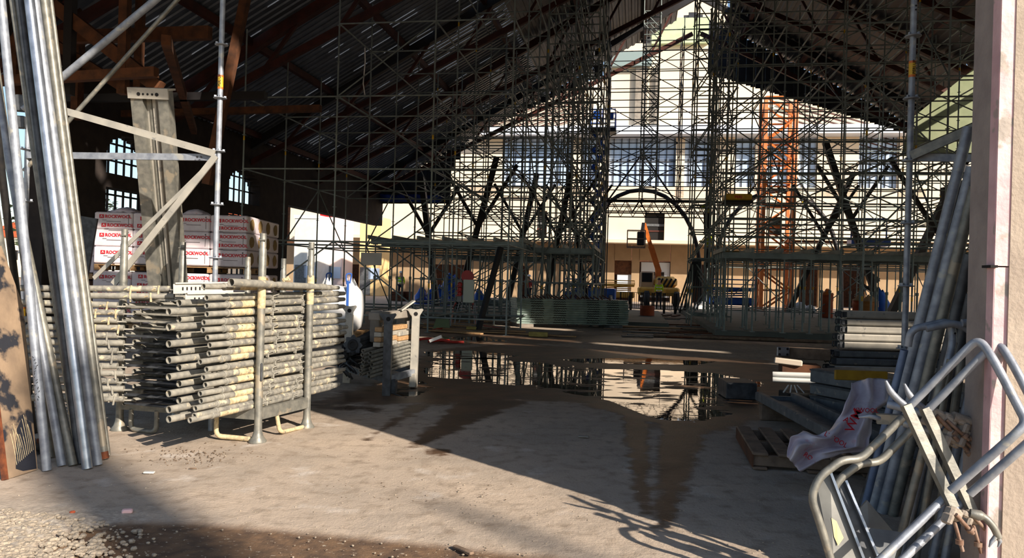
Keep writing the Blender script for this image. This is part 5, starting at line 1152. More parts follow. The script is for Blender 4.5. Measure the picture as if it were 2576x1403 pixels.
# ------------------------------------------------------------------ wrapped insulation packs on pallets
logo = mat('red label', srgb(196, 30, 44), None, .5)
wraps = [mat('printed white film %d' % i, srgb(232, 222, 224), srgb(218, 204, 210), .35, 0, 5, bump=.1, bscale=12) for i in range(1)]
XE = [at(x, 600, 18 + (x - 235) * .0007).x for x in (235, 336, 440, 536, 632)]
ZR = [.16 + .42 * k for k in range(4)]
def pack_shape(b, x0, x1, y0, y1, z0, z1): b.box(((x0 + x1) / 2, (y0 + y1) / 2, (z0 + z1) / 2), (x1 - x0 - .012, y1 - y0 - .01, z1 - z0 - .008), None, 0, .025)
rown, coln, levn = ['bottom', 'middle', 'top'], ['first', 'second', 'third', 'fourth'], ['lower', 'upper']
def pack(x0, x1, y0, y1, z0, z1, label, front=True, end=False, seed=0):
    rr = random.Random(seed); t = thing('insulation_pack', label, 'pack', ((x0 + x1) / 2, (y0 + y1) / 2, z0), 'wrapped insulation packs')
    b = MB(); pack_shape(b, x0, x1, y0, y1, z0, z1); b.build('wrap', wraps[0], t); yf = y0 - .004
    if front:
        for k, zz in enumerate((z0 + (.24 if rr.random() < .5 else .27), z0 + .06)):
            if k == 1 and rr.random() < .45: continue
            xx = x0 + .12 + rr.uniform(0, .08); b = MB(); b.box((xx + .05, yf, zz + .04), (.11, .006, .09)); o = b.build('logo', logo, t)
            b = MB(); b.prism([(xx + .02, yf - .004, zz + .02), (xx + .035, yf - .004, zz + .02), (xx + .05, yf - .004, zz + .05), (xx + .065, yf - .004, zz + .02), (xx + .08, yf - .004, zz + .02), (xx + .05, yf - .004, zz + .075)], (0, -.002, 0)); b.build('logo_mark', white_paint, o)
            q = text('ROCKWOOL', .108, red_print, t, bold=.004); q.matrix_basis = Matrix.Translation((xx + .13, yf, zz + .005)) @ Matrix.Rotation(math.pi / 2, 4, 'X')
            for j in range(2):
                b = MB(); w_ = .1 if j == 0 else .35; b.box((xx + .07 + w_ / 2 + (.1 if j else 0), yf, zz - .05 - .03 * j), (w_, .004, .012)); b.build('small_print', grey_print, t)
        b = MB(); b.box((x1 - .1, yf, (z0 + z1) / 2), (.008, .004, (z1 - z0) * .7)); b.box((x1 - .1, yf, z1 - .07), (.03, .004, .03)); b.build('arrow_print', grey_print, t)
    if end:
        xe = x1 - .002; b = MB(); c = V((xe, (y0 + y1) / 2, (z0 + z1) / 2)); n = 18
        vs = [c + V((.0, math.cos(i / n * 6.283) * .15 * (1 + .12 * rr.uniform(-1, 1)), math.sin(i / n * 6.283) * .15 * (1 + .12 * rr.uniform(-1, 1)))) for i in range(n)]
        b.prism(vs, (.006, 0, 0)); b.build('exposed_wool', wool, t, 'round tan patch of bare wool')
    return t
YP = [18.0 + .66 * k for k in range(5)]
for lev in (0, 1):
    zb = lev * 1.44
    for row in range(3):
        for col in range(4):
            pack(XE[col], XE[col + 1], YP[0], YP[1], zb + ZR[row], zb + ZR[row + 1], 'wrapped insulation pack, %s pallet, %s row, %s column from the left' % (levn[lev], rown[row], coln[col]), True, col == 3, lev * 40 + row * 9 + col)
        for dep in (1, 2, 3):
            pack(XE[3], XE[4] - .02 * dep, YP[dep], YP[dep + 1], zb + ZR[row] - .0, zb + ZR[row + 1] - .0, 'end pack with bare wool patch, %s pallet, %s row, %s behind the corner' % (levn[lev], rown[row], coln[dep - 1]), False, True, 200 + lev * 40 + row * 9 + dep)
    for col in range(2):
        c = V(((XE[col * 2] + XE[col * 2 + 2]) / 2, YP[0] + .55, zb)); pallet('wooden_pallet', c, 0, XE[2] - XE[0] - .06, 1.1, 'pale pallet under the %s wrapped packs, %s of two' % (levn[lev], 'left' if col == 0 else 'right'), wood, 'pallets of insulation packs')
for k in range(3):
    pack(XE[0] - 1.3, XE[0] - .3, 18.6, 19.3, .16 + .42 * k + 1.2, .16 + .42 * k + 1.62, 'wrapped pack in the separate stack behind the leaning tubes, %s' % nth(2 - k, 3), True, False, 300 + k)
c = V((XE[0] - .82, 18.95, 1.2)); pallet('wooden_pallet', c, 0, .96, .7, 'pallet under the separate packs behind the leaning tubes', wood)
b = MB(); b.box(c + V((0, 0, -.62)), (.96, .7, 1.16), None, 0, .03); tag(b.build('packing_crate', wood_dark), 'brown crate carrying the separate packs behind the leaning tubes', 'crate')
for k, (x0, x1, lb) in enumerate(((275, 345, 'left'), (458, 520, 'right'))):
    a, e = at(x0, 523, 18.2).x, at(x1, 523, 18.2).x; b = MB(); b.grid(lambda u, v: V((a + (e - a) * u, 18.1 + .55 * v, 2.87 + .14 * math.sin(u * 3.14) ** .8 * math.sin(v * 3.14) ** .5 + .03 * noise.noise(V((u * 6, v * 5, k))))), 12, 8)
    o = b.build('loose_film', film_m); o.modifiers.new('thickness', 'SOLIDIFY').thickness = .004; tag(o, 'loose crumpled film lying on top of the wrapped packs, %s of two' % lb, 'film', 'loose films on the packs')
a, e = gnd(330, 1020, 0) * 1, at(216, 545, 15); a = V((at(165, 800, 15).x, 15, 0)); b = MB(); b.bar(a, a + (e - a) * 1.0, .5, .05, (0, -1, .2)); tag(b.build('ribbed_sheet', galv_dark), 'blue grey ribbed panel leaning left of the wrapped packs', 'panel')

# ------------------------------------------------------------------ socket cabinet, profile stack and things on the hall floor
g = gnd(1172, 818); t = thing('socket_cabinet', 'white distribution cabinet with three red sockets standing on thin legs', 'cabinet', g); k_ = g.y / F
w_, h_ = 43 * k_, 58 * k_; zb = g.z + 57 * k_
b = MB(); b.box(g + V((.05, .2, zb + h_ / 2)), (w_ * .62, .42, h_), rotz(.0), 0, .015); b.build('cabinet', mat('pale green white enamel', srgb(216, 226, 214)), t)
b = MB(); b.box(g + V((-w_ * .44, .24, zb + h_ / 2)), (w_ * .28, .4, h_ * .96), None, 0, .01); b.build('socket_side', mat('grey enamel', srgb(150, 152, 150)), t)
for k in range(3):
    c = g + V((-w_ * .42, .05, zb + h_ * (.38 + .2 * k))); b = MB(); b.lathe(c, [(.075, 0), (.08, .03), (.06, .09), (.045, .1)], 14, 0, Matrix.Rotation(math.pi / 2, 3, 'X')); b.box(c + V((-.03, -.06, -.06)), (.16, .1, .03)); b.build('socket', red, t)
b = MB(); c = g + V((.0, .2, zb + h_ + .1)); b.lathe(c + V((0, .08, 0)), [(.2, 0), (.2, .02), (.12, .03), (.12, .13), (.2, .14), (.2, .16)], 20, 0, Matrix.Rotation(math.pi / 2, 3, 'X')); b.build('cable_reel', red, t)
for x, y in ((-.3, .05), (.28, .05), (-.2, .42), (.2, .42)):
    b = MB(); b.tube(g + V((x * 1.25, y, 0)), g + V((x * .85 + .02, y, zb)), .018, n=8); b.build('leg', galv, t)
for k, (s, pts) in enumerate((('left', [(1140, 800), (1135, 815), (1115, 828), (1090, 832)]), ('right', [(1188, 800), (1196, 815), (1215, 822), (1260, 828)]))):
    q = [g + V(((-.35 if k == 0 else .2), .1, zb * .95))] + [gnd(*p) + V((0, 0, .03 + (.35 if i == 0 else 0))) for i, p in enumerate(pts)]
    tag(MB().path(q, .028, 8, .15).build('power_cable', cable_red), 'red power cable running to the %s from the socket cabinet' % s, 'cable', 'cables of the socket cabinet')
# stack of green ribbed profiles
pl, pr = gnd(1300, 822), gnd(1580, 826); ax = (pr - pl).normalized(); Lp = (pr - pl).length; n = 11; hh = 64 / F * pl.y / n; sd_ = V((-ax.y, ax.x, 0))
z0 = .11
for i in range(n):
    zz = z0 + hh * (n - 1 - i); base = pl + V((0, 0, zz)) + ax * R.uniform(-.03, .03)
    if i == 0:
        t = thing('ribbed_profile', 'grey green ribbed profile in the stack on the hall floor, topmost', 'profile', base, 'green profiles stacked on the floor'); proto = t; b0 = base
        h = hh * .9; b = MB(); b.prism([base, base + sd_ * 1.0, base + sd_ * 1.0 + V((0, 0, h)), base + sd_ * .03 + V((0, 0, h)), base + V((0, 0, h * .85)), base + sd_ * .035 + V((0, 0, h * .5)), base + V((0, 0, h * .2))], ax * Lp); b.build('profile', deck_green, t)
        for q in (.12, .32, .62, .8):
            b = MB(); b.path([base + ax * Lp * (q + .011 * j) - sd_ * .004 + V((0, 0, h * (.95 if j % 2 else .62))) for j in range(11)], .009, 5)
            b.build('slot_row', dark_hole, t)
    else: dup(proto, base - b0, 0, 'grey green ribbed profile in the stack on the hall floor, %s' % nth(i, n))
for k, q in enumerate((.08, .88)):
    b = MB(); c = pl + ax * Lp * q + sd_ * .45; b.box(c + V((0, 0, .05)), (.45, 1.1, .1), frame(sd_), 0, .01); tag(b.build('concrete_bearer', concrete if k == 0 else deck_grey), '%s bearer block under the green profile stack' % ('left' if k == 0 else 'right'), 'bearer', 'bearers under the profiles')
b = MB()
for k in range(26): b.tube(pl + ax * (.1 + .12 * k) + sd_ * (.1 + .5 * R.random()) + V((0, 0, z0 + hh * n)), pl + ax * (.1 + .12 * k + R.uniform(-.1, .1)) + sd_ * .6 + V((0, 0, z0 + hh * n + .05 + .08 * R.random())), .018, n=6)
tag(b.build('fixings', rust), 'jumble of small rusty fixings on top of the green profile stack', 'fixings', kind='stuff')
# loose boards and planks lying about on the floor
pg = 'loose boards lying on the hall floor'
def board(px, py, Lx, a, m, w_=.16, h=.035, z=0.0, label='loose weathered board lying flat on the hall floor before the scaffolds'):
    p = gnd(px, py); b = MB(); b.box(p + V((0, 0, h / 2 + .012 + z)), (Lx, w_, h), rotz(a), 0, .004); tag(b.build('loose_board', m), label, 'board', pg)
for k in range(22): board(R.uniform(1080, 1300), R.uniform(806, 838), R.uniform(.8, 2.4), R.uniform(-.5, .3), R.choice([wood, wood_old, wood, galv_warm]))
for k in range(6): board(1130 + 40 * k, 828 + 3 * k, 2.6, -.35 + R.uniform(-.03, .03), wood, .12)
for k in range(30): board(R.uniform(1600, 2080), R.uniform(800, 852), R.uniform(.8, 3.0), R.uniform(-.25, .15), R.choice([wood_old, wood_dark, galv_dark, rust, deck_grey]))
for k in range(6): board(1590 + 22 * k, 790 + k, 1.6, 1.2, R.choice([rust, wood_dark]), .2)
board(1900, 856, 5.5, -.12, wood_old, .25, .06, label='long dark board lying across the floor behind the small grey block')
board(1680, 826, 3.4, -.1, wood, .5, .03, label='wide pale plywood strip lying right of the green profile stack')
for (px, py, w2, lb) in ((1190, 832, .36, 'small'), (1354, 846, .5, 'long')):
    p = gnd(px, py); b = MB(); b.box(p + V((0, 0, .06)), (w2, .22, .12), rotz(-.1), 0, .01); tag(b.build('foam_block', mat('dull yellow foam ' + lb, srgb(190, 172, 96), srgb(160, 144, 80), .9, 0, 9)), '%s dull yellow foam block lying on the boards before the profile stack' % lb, 'block')
p = gnd(1110, 828); b = MB(); b.prism([p + V((-.25, 0, 0)), p + V((.25, 0, 0)), p + V((.2, .1, .3)), p + V((-.15, .1, .36))], (0, .06, 0)); tag(b.build('green_panel', mat('dull green panel', srgb(112, 130, 92))), 'dull green tilted panel behind the eyed crate', 'panel')
for k, (x, y) in enumerate(((1075, 858), (1110, 862))):
    b = MB(); p = gnd(x, y); b.path([p + V((-.3, 0, .02)), p + V((0, .1, .06)), p + V((.25, -.05, .03)), p + V((.5, .1, .02))], .03, 8, .1); tag(b.build('red_hose', cable_red), 'short red hose lying by the far puddle, %s of two' % ('left' if k == 0 else 'right'), 'hose')
# dark tubes leaning on the right tower
for k in range(7):
    a, e = gnd(1700 + 9 * k, 786), at(1744 + 3 * k, 655, 25.4); tag(MB().tube(a, e, .04, n=8).build('leaning_pipe', galv_dark), 'dark pipe in the bunch leaning against the tower right of the clear aisle', 'pipe', 'pipes leaning on the right tower')
# hung sheet, box girders with lettering, toe boards
a = at(905, 640, 23); b = MB(); b.box(at(934, 651, 22.6), (.66, .03, .38), HR, 0, .006); tag(b.build('corrugated_sheet', white_paint), 'pale corrugated panel hanging on the left scaffold', 'panel')
for k, (px, py, m, lb) in enumerate(((1854, 498, yellow, 'yellow trough platform edge high on the right tower'), (1850, 640, mat('dusty ochre board', srgb(150, 118, 62)), 'ochre box at the foot of the upper lifts on the right tower'))):
    c = at(px, py, 23.6); t = thing('platform_box', lb, 'platform', c); b = MB(); b.box(c, (.84, .7, .2), HR, 0, .03); b.build('box', m, t)
    o = text('PERI', .12, red_print if k == 0 else black, t, align='CENTER', bold=.004); o.matrix_basis = Matrix.Translation(c - EY * .356 + V((0, 0, -.045))) @ Matrix.Rotation(-HA, 4, 'Z') @ Matrix.Rotation(math.pi / 2, 4, 'X')
    b = MB(); b.box(c + V((0, 0, -.14)), (.9, .75, .06), HR); b.build('deck', steel_black, t)
    for x in (-.4, .4):
        b = MB(); q = c + EX * x + EY * .42; b.tube(q + V((0, 0, -c.z if k == 1 else -2.2)), q + V((0, 0, 1.0)), .024, n=8); b.build('upright', hall_tube, t)
# ------------------------------------------------------------------ machines
def wheel(b, c, r, w_, ax=EX): b.lathe(c - ax * w_ / 2, [(r * .6, 0), (r, w_ * .15), (r, w_ * .85), (r * .6, w_)], 16, 0, frame(EY, ax))
def hpt(px, py, hy): return hall_at(px, py, hy)
# tall blue scissor lift
hy = 44.5; base = hpt(1498, 752, hy); base.z = 0; t = thing('scissor_lift', 'tall blue scissor lift raised high left of the clear aisle', 'lift', base)
b = MB(); b.box(base + V((0, 0, .75)), (2.4, 1.5, .7), HR, 0, .06); b.build('chassis', blue_paint, t)
for x in (-.8, .8):
    for y in (-.7, .7): b = MB(); wheel(b, base + EX * x + EY * y + V((0, 0, .36)), .38, .25, EY); b.build('wheel', black, t)
zt = hpt(1500, 335, hy).z; n = 9; dz = (zt - 1.1) / n
for k in range(n):
    for s in (-1, 1):
        b = MB(); z = 1.1 + dz * k; b.bar(base + EX * (-.42 * s) + EY * (.3 * s) + V((0, 0, z)), base + EX * (.42 * s) + EY * (.3 * s) + V((0, 0, z + dz)), .1, .16); b.bar(base + EX * (-.42 * s) + EY * (.1 * s) + V((0, 0, z + dz)), base + EX * (.42 * s) + EY * (.1 * s) + V((0, 0, z)), .1, .16); b.build('scissor_arm', blue_paint if k > 1 else mat('dark blue %d%d' % (k, s), srgb(20, 40, 90)), t)
    b = MB(); b.bar(base + EX * -.45 + EY * .2 + V((0, 0, 1.1 + dz * k)), base + EX * .45 + EY * .2 + V((0, 0, 1.1 + dz * k)), .12, .12); b.build('pivot_bar', steel_black, t)
pz = base + V((.15, 0, zt)); b = MB(); b.box(pz + V((0, 0, .12)), (1.6, 1.3, .26), HR, 0, .03); b.build('platform', steel_black, t)
for s in (-1, 1):
    b = MB(); f = EY * .62 * s; b.path([pz + EX * -.75 + f + V((0, 0, .2)), pz + EX * -.75 + f + V((0, 0, 1.3)), pz + EX * .75 + f + V((0, 0, 1.3)), pz + EX * .75 + f + V((0, 0, .2))], .04, 8); b.bar(pz + EX * -.75 + f + V((0, 0, .75)), pz + EX * .75 + f + V((0, 0, .75)), .05, .05)
    for x in (-.35, 0, .35): b.tube(pz + EX * x + f + V((0, 0, .2)), pz + EX * x + f + V((0, 0, 1.3)), .03, n=6)
    b.build('guard_rail', blue_paint, t)
b = MB(); b.box(pz + EX * -.3 + EY * -.62 + V((0, 0, .95)), (.5, .2, .5), HR, 0, .03); b.box(pz + EX * .45 + EY * -.62 + V((0, 0, .9)), (.4, .2, .4), HR, 0, .03); b.build('control_box', blue_paint, t)
# orange boom lift / telehandler with platform
hy = 50; base = hpt(1655, 748, hy); base.z = 0; t = thing('telehandler', 'yellow telehandler with orange boom and work platform in the clear aisle', 'vehicle', base)
b = MB(); b.box(base + V((0, 0, .95)), (2.7, 2.0, .55), HR, 0, .1); b.build('chassis', yellow_paint, t)
b = MB(); b.box(base + EX * .45 + V((0, 0, 1.55)), (1.5, 1.6, .8), HR, 0, .25); b.build('body', yellow_paint, t)
for k in range(4): b = MB(); b.box(base + EX * (.1 + .28 * k) + EY * -.81 + V((0, 0, 1.5)), (.12, .03, .7), HR @ Matrix.Rotation(.5, 3, 'Y')); b.build('stripe', black, t)
b = MB(); b.box(base + EX * -.75 + V((0, 0, 1.7)), (.9, 1.3, 1.1), HR, 0, .08); b.build('cab', mat('tan cab', srgb(190, 160, 126)), t)
b = MB(); b.box(base + EX * -.75 + EY * -.66 + V((0, 0, 1.85)), (.65, .03, .6), HR); b.build('cab_window', dark_hole, t)
for x in (-.95, .95):
    for y in (-.9, .9): b = MB(); wheel(b, base + EX * x + EY * y + V((0, 0, .48)), .5, .4, EY); b.build('wheel', black, t)
j0, j1, j2 = hpt(1658, 685, hy), hpt(1628, 590, hy), hpt(1620, 562, hy)
b = MB(); b.bar(base + V((0, 0, 1.6)), j0 + (j1 - j0) * .1, .32, .4); b.bar(j0, j0 + (j1 - j0) * .7, .3, .36); b.build('boom', orange_paint, t)
b = MB(); b.bar(j0 + (j1 - j0) * .6, j2, .22, .26); b.build('boom_extension', orange_paint, t)
b = MB(); b.bar(j2, hpt(1612, 612, hy - .5), .2, .3); b.box(hpt(1612, 600, hy - .5), (.5, .5, .9), HR, 0, .05); b.build('boom_head', steel_black, t)
pp = hpt(1600, 622, hy - .8); b = MB(); b.box(pp, (1.2, .9, .1), HR)
for x in (-.58, .58):
    for y in (-.42, .42): b.tube(pp + EX * x + EY * y, pp + EX * x + EY * y + V((0, 0, 1.1)), .03, n=6)
for z in (.55, 1.1):
    for y in (-.42, .42): b.bar(pp + EX * -.58 + EY * y + V((0, 0, z)), pp + EX * .58 + EY * y + V((0, 0, z)), .05, .05)
b.build('work_platform', wood_old, t)
def low_lift(px, py, hy, lb, m, w_=2.3, h=1.0, z0=.2):
    base = hpt(px, py, hy); base.z = z0; t = thing('scissor_lift', lb, 'lift', base); b = MB(); b.box(base + V((0, 0, .62)), (w_, 1.1, .42), HR, 0, .06); b.build('chassis', m, t)
    for x in (-.4, .4):
        b = MB(); wheel(b, base + EX * (x * w_ * .8) + EY * -.5 + V((0, 0, .3)), .3, .2, EY); b.build('wheel', black, t)
    for k in range(3): b = MB(); b.bar(base + EX * -w_ * .4 + V((0, 0, .85 + .12 * k)), base + EX * w_ * .4 + V((0, 0, .97 + .12 * k)), .08, .08); b.build('scissor_arm', m, t)
    b = MB(); b.box(base + V((0, 0, 1.28)), (w_, 1.1, .2), HR, 0, .03); b.build('platform', m, t)
    b = MB(); q = [base + EX * (-w_ / 2) + EY * -.5 + V((0, 0, 1.3)), base + EX * (-w_ / 2) + EY * -.5 + V((0, 0, 1.3 + h)), base + EX * (w_ / 2) + EY * -.5 + V((0, 0, 1.3 + h)), base + EX * (w_ / 2) + EY * -.5 + V((0, 0, 1.3))]; b.path(q, .035, 8); b.bar((q[0] + q[1]) / 2, (q[2] + q[3]) / 2, .05, .05); b.build('guard_rail', m, t); return t
low_lift(1832, 756, 42, 'low blue scissor lift parked behind the right scaffold', blue_paint, 2.6, .5, 0)
low_lift(1555, 752, 52, 'yellow low lift parked before the pale doors', yellow_paint, 2.2, .3, 0)
low_lift(1440, 750, 43.5, 'small blue machine left of the tall scissor lift', blue_paint, 1.0, .3, 0)
base = hpt(2185, 610, 43); t = thing('lift_platform', 'blue work platform raised behind the right scaffold', 'lift', V((base.x, base.y, .2))); b = MB(); b.box(base, (2.0, 1.0, .4), HR, 0, .05); b.build('platform', blue_paint, t)
b = MB(); b.path([base + EX * -.9 + V((0, 0, .2)), base + EX * -.9 + V((0, 0, 1.3)), base + EX * .9 + V((0, 0, 1.3)), base + EX * .9 + V((0, 0, .2))], .05, 8); b.build('guard_rail', blue_paint, t)
for k in range(4):
    z = .2 + (base.z - .4) * k / 4; z2 = .2 + (base.z - .4) * (k + 1) / 4; f = V((base.x, base.y, 0)); b = MB(); b.bar(f + EX * -.6 + V((0, 0, z)), f + EX * .6 + V((0, 0, z2)), .1, .14); b.bar(f + EX * .6 + V((0, 0, z)), f + EX * -.6 + V((0, 0, z2)), .1, .14); b.build('scissor_arm', steel_black, t)
# orange lattice mast
hy = 46; base = hpt(1945, 750, hy); base.z = 0; t = thing('lattice_mast', 'tall orange lattice mast on the right before the facade', 'mast', base); zt = hpt(1945, 252, hy).z
for x in (-.85, .85):
    for y in (-.85, .85): b = MB(); b.bar(base + EX * x + EY * y, base + EX * x + EY * y + V((0, 0, zt)), .2, .2); b.build('chord', orange_paint, t)
n = 10
for k in range(n):
    z0, z1 = zt * k / n, zt * (k + 1) / n
    for y in (-.85, .85):
        b = MB(); s = 1 if k % 2 else -1; b.bar(base + EX * .85 * s + EY * y + V((0, 0, z0)), base + EX * -.85 * s + EY * y + V((0, 0, z1)), .1, .1); b.build('lacing', orange_paint, t)
        b = MB(); b.bar(base + EX * .85 + EY * y + V((0, 0, z1)), base + EX * -.85 + EY * y + V((0, 0, z1)), .1, .1); b.build('lacing', orange_paint, t)
    for x in (-.85, .85): b = MB(); b.bar(base + EX * x + EY * .85 + V((0, 0, z0)), base + EX * x - EY * .85 + V((0, 0, z1)), .1, .1); b.build('lacing', orange_paint, t)
# barrels, bins, bags, tarpaulins in the middle distance
def drum(px, py, hy, r, h, m, nm, lb, z0=.0, rag=None):
    c = hpt(px, py, hy); c.z = z0; t = thing(nm, lb, nm.split('_')[-1], c); b = MB(); b.lathe(c, [(r * .9, 0), (r, .05), (r * .97, h * .35), (r, h * .4), (r * .97, h * .7), (r * 1.04, h * .75), (r * 1.0, h), (r * .85, h), (r * .82, h * .8)], 18); b.build('shell', m, t)
    if rag:
        b = MB(); b.grid(lambda u, v: c + V((math.cos(u * 6.283) * r * (1.1 - v), math.sin(u * 6.283) * r * (1.1 - v), h + (.25 * v + .1 * noise.noise(V((u * 6, v * 4, px)))))), 18, 6); b.build('contents', rag, t)
drum(2079, 790, 34, .26, 1.0, terracotta, 'rubble_drum', 'terracotta drum with an orange lid standing by the shoring props', .2, orange_paint)
drum(2160, 790, 33, .25, .8, terracotta, 'paper_drum', 'left of two tan drums with torn paper collars', .2, wood)
drum(2186, 792, 32, .34, .8, mat('tan drum', srgb(196, 130, 70)), 'paper_drum', 'right and wider of two tan drums with torn paper collars', .2, wood)
drum(1628, 785, 31, .3, .55, terracotta, 'plaster_tub', 'brown tub with green straps near the end of the profile stack', 0)
for k, (px, py, w_, h, lb) in enumerate(((1090, 752, 1.1, .9, 'low blue tarpaulin heap left of the socket cabinet'), (1135, 752, 1.4, 1.7, 'tall blue tarpaulin heap just behind the socket cabinet'), (1060, 752, .8, .9, 'small blue tarpaulin heap beside the dark column'), (835, 752, .9, .8, 'blue tarpaulin bundle behind the bulk bag'), (1110, 752, .9, 1.0, 'middle blue tarpaulin heap between two others'), (2215, 752, 1.0, 1.3, 'blue tarpaulin heap at the far right behind the props'), (1205, 752, .8, .9, 'blue heap right of the socket cabinet'))):
    c = hpt(px, py, 40 - .5 * k); c.z = .2 if px > 2000 else 0; b = MB()
    b.grid(lambda u, v: c + V((math.cos(u * 6.283) * w_ / 2 * (1 - v ** 2 * .8) * (1 + .25 * noise.noise(V((math.cos(u * 6.28) * 2, math.sin(u * 6.28) * 2 + k, v * 3)))), math.sin(u * 6.283) * w_ / 2 * (1 - v ** 2 * .8), h * v * (1 + .2 * noise.noise(V((u * 3, k, v)))))), 24, 10)
    b.add([c + V((0, 0, h * .98))], []); tag(b.build('tarpaulin_heap', mat('blue tarpaulin %d' % k, srgb(30, 92, 196), srgb(22, 70, 160), .5, 0, 3)), lb, 'tarpaulin')
for k, (px, py, hy, z) in enumerate(((1000, 757, 42, 0), (1022, 757, 42.5, 0))):
    c = hpt(px, py, hy); c.z = z; t = thing('timber_crate', 'orange brown slatted crate at the feet of the lime jacketed worker, %s of two' % ('left' if k == 0 else 'right'), 'crate', c, 'slatted crates'); b = MB(); b.box(c + V((0, 0, .3)), (.62, .5, .56), HR, 0, .01); b.build('box', wood_dark, t)
    for j in range(3): b = MB(); b.box(c - EY * .27 + V((0, 0, .12 + .18 * j)), (.66, .03, .1), HR); b.build('slat', rust, t)
for k, (px, py, s, lb) in enumerate(((2008, 765, .8, 'white sack lying before the right facade'), (2035, 766, .6, 'smaller white sack right of the other'), (1765, 760, .9, 'white sack heap at the end of the leaning pipes'))):
    c = hpt(px, py, 40.5); c.z = .2 if px > 1800 else 0; b = MB(); b.grid(lambda u, v: c + V((math.cos(u * 6.283) * s * .6 * math.cos(v * 1.57) ** .6, math.sin(u * 6.283) * s * .4 * math.cos(v * 1.57) ** .6, s * .55 * math.sin(v * 1.57) * (1 + .2 * math.sin(u * 9)))), 20, 8); tag(b.build('sack', bag_white), lb, 'sack')
for k in range(6):                                          # site barrier before the machines
    a, e = hpt(1560 + 28 * k, 770, 37.5), hpt(1585 + 28 * k, 770, 37.5); a.z = e.z = 0; t = thing('barrier', 'dark site barrier across the clear aisle, %s from the left' % ['first', 'second', 'third', 'fourth', 'fifth', 'sixth'][k], 'barrier', a, 'site barriers'); b = MB()
    b.path([a, a + V((0, 0, 1.0)), e + V((0, 0, 1.0)), e], .03, 6); b.tube(a + V((0, 0, .2)), e + V((0, 0, .2)), .02, n=6)
    for j in range(5): q = a + (e - a) * (j + .5) / 5; b.tube(q + V((0, 0, .2)), q + V((0, 0, 1)), .012, n=5)
    b.build('frame', steel_black, t)
# unseen masts added on the right to throw soft shadow bands on the yard floor
for (px, py), k0, h, r, lb in (((205, 1190), 32, 17.6, .36, 'thicker unseen mast added outside the entrance to cast a shadow band'), ((1200, 1300), 32, 16.9, .09, 'slim unseen mast added outside the entrance to cast a shadow band')):
    p = gnd(px, py) + V((.68, -.73, 0)).normalized() * k0; tag(MB().tube(p, p + V((0, 0, h)), r, r * .85, 14).build('shadow_mast', wood_old), lb, 'mast')

a = at(918, 120, 20.4); tag(MB().path([a, a + V((.03, -.05, -.4)), a + V((-.01, -.05, -1.0)), a + V((.05, -.04, -1.35))], .018, 6).build('rope', bag_white), 'pale rope hanging from a ledger high on the left scaffold', 'rope')

a, e = hall_at(868, 486, 40.9), hall_at(1110, 489, 40.9); b = MB(); b.grid(lambda u, v: a + (e - a) * u + EY * (.08 * math.sin(u * 40)) + V((0, 0, -.42 * v - .06 * math.sin(u * 9) ** 2)), 60, 4); o = b.build('hung_tarpaulin', mat('deep blue tarpaulin', srgb(30, 70, 170), srgb(22, 52, 130))); o.modifiers.new('thickness', 'SOLIDIFY').thickness = .01; tag(o, 'long deep blue tarpaulin strip hanging before the rear gable on the left', 'tarpaulin')
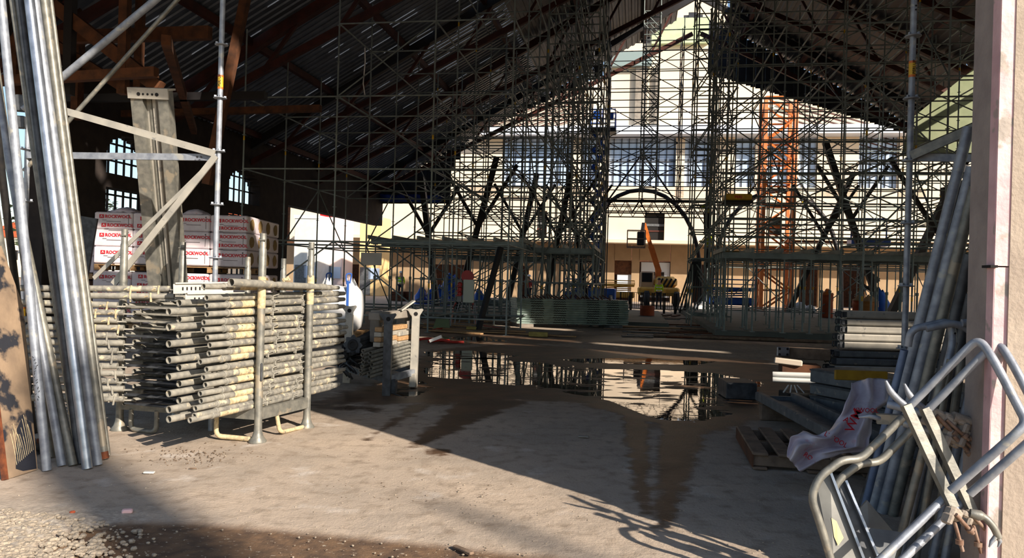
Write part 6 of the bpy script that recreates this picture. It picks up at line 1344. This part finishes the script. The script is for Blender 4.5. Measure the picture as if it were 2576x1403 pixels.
# ------------------------------------------------------------------ workers
def person(name, label, foot, face, pose, top, legs, helmet, arms=None, h=1.76):
    """foot: point under the feet; face: direction (radians, 0 looks to -Y); pose: 'stand' or 'climb'"""
    k = h / 1.76; m = rotz(face); t = thing('person', label, 'person', foot, 'workers on the site')
    G = lambda x, y, z: foot + m @ (V((x, y, z)) * k)
    A = arms or {'stand': [(.21, -.03, 1.16), (.23, -.18, .98), (-.21, -.03, 1.16), (-.16, -.24, 1.05)], 'climb': [(.26, -.16, 1.52), (.2, -.34, 1.72), (-.27, -.14, 1.22), (-.2, -.36, 1.3)]}[pose]
    Lg = {'stand': [(.1, .0, .5), (.11, .03, .06), (-.1, -.03, .5), (-.12, .02, .06)], 'climb': [(.11, -.18, .62), (.11, -.1, .2), (-.1, -.02, .5), (-.1, .02, .06)]}[pose]
    J = [(0, 0, .95), (0, .0, 1.12), (0, .01, 1.3), (0, .01, 1.44), (0, -.01, 1.54), (0, -.02, 1.63), (0, -.015, 1.72),
         (.16, .01, 1.40), A[0], A[1], (-.16, .01, 1.40), A[2], A[3],
         (.09, 0, .9), Lg[0], Lg[1], (-.09, 0, .9), Lg[2], Lg[3], (Lg[1][0], Lg[1][1] - .14, Lg[1][2] - .03), (Lg[3][0], Lg[3][1] - .14, Lg[3][2] - .03)]
    E = [(0, 1), (1, 2), (2, 3), (3, 4), (4, 5), (5, 6), (3, 7), (7, 8), (8, 9), (3, 10), (10, 11), (11, 12), (0, 13), (13, 14), (14, 15), (0, 16), (16, 17), (17, 18), (15, 19), (18, 20)]
    rad = [.13, .12, .15, .10, .055, .085, .07, .065, .045, .035, .065, .045, .035, .095, .065, .045, .095, .065, .045, .04, .04]
    def skinned(nm, idx, edges, scale, mm, ex=0.0):
        me = bpy.data.meshes.new(nm); mp = {j: i for i, j in enumerate(idx)}
        me.from_pydata([G(*J[j]) for j in idx], [(mp[a], mp[b_]) for a, b_ in edges], []); o = link(nm, me, t)
        me.materials.append(mm); sk_ = o.modifiers.new('skin', 'SKIN'); sk_.use_smooth_shade = True
        for i, j in enumerate(idx): r = (rad[j] * scale + ex) * k; me.skin_vertices[0].data[i].radius = (r, r * .85)
        me.skin_vertices[0].data[0].use_root = True
        sb = o.modifiers.new('sub', 'SUBSURF'); sb.levels = sb.render_levels = 1; return o
    skinned('body', range(21), E, 1, skin)
    b = MB()                                               # nose and face side
    b.box(G(0, -.115, 1.63), (.03 * k, .04 * k, .045 * k), m, 0, .01); b.build('nose', skin, t)
    for s in (-1, 1):
        b = MB(); c = A[1] if s > 0 else A[3]
        for f in range(5): b.path([G(c[0] + (f - 2) * .016, c[1], c[2]), G(c[0] + (f - 2) * .02, c[1] - .03, c[2] - .05), G(c[0] + (f - 2) * .018, c[1] - .05, c[2] - .08 + .01 * abs(f - 2))], .009 * k, 5)
        b.build('fingers', skin, t)
    o = skinned('jacket', [0, 1, 2, 3, 7, 8, 9, 10, 11, 12], [(0, 1), (1, 2), (2, 3), (3, 7), (7, 8), (8, 9), (3, 10), (10, 11), (11, 12)], 1.05, top, .02)
    skinned('trousers', [0, 13, 14, 15, 16, 17, 18], [(0, 13), (13, 14), (14, 15), (0, 16), (16, 17), (17, 18)], 1.03, legs, .015)
    if top in (hivis, hivis_y):
        for z in (1.08, 1.26):
            b = MB(); n = 20; b.add([G(math.cos(i / n * 6.283) * .178, math.sin(i / n * 6.283) * .155, z + dz) for dz in (-.025, .025) for i in range(n)], [(i, (i + 1) % n, n + (i + 1) % n, n + i) for i in range(n)], True); b.build('reflective_band', reflect, t)
    for s in (15, 18):
        b = MB(); b.box(G(J[s][0], J[s][1] - .06, max(.05, J[s][2] - .01)), (.1 * k, .27 * k, .1 * k), m, 0, .03); b.build('boot', black, t)
    b = MB(); b.lathe(G(0, -.02, 1.685), [(.118 * k, 0), (.118 * k, .03), (.105 * k, .07), (.07 * k, .11), (.02 * k, .125)], 16); b.box(G(0, -.14, 1.69), (.16 * k, .1 * k, .015), m, 0, .005); b.build('helmet', helmet, t)
    return t
f = hall_at(1007, 752, 44); f.z = 0; person('p', 'worker in lime hi-vis jacket seen from behind, standing by the orange crates', f, math.pi, 'stand', hivis, navy, helmet_white)
f = hall_at(1657, 760, 44); f.z = 0; person('p', 'worker in lime vest and dark clothes standing before the telehandler', f, math.pi - .3, 'stand', hivis, navy, mat('dark helmet', srgb(40, 42, 46)))
f = hall_at(1329, 752, 45); f.z = 0; person('p', 'person in red top and navy trousers standing left of the far pilaster', f, .6, 'stand', mat('red work jacket', srgb(170, 40, 40)), navy, helmet_white)
f = at(1781, 674, 34.6); person('p', 'lower worker in yellow hi-vis climbing the tower right of the aisle', f, -1.2, 'climb', hivis_y, navy, helmet_white, h=1.72)
f = at(1778, 588, 34.8); person('p', 'upper worker in yellow hi-vis standing on the tower right of the aisle', f, -.6, 'climb', hivis_y, navy, helmet_white, h=1.72)
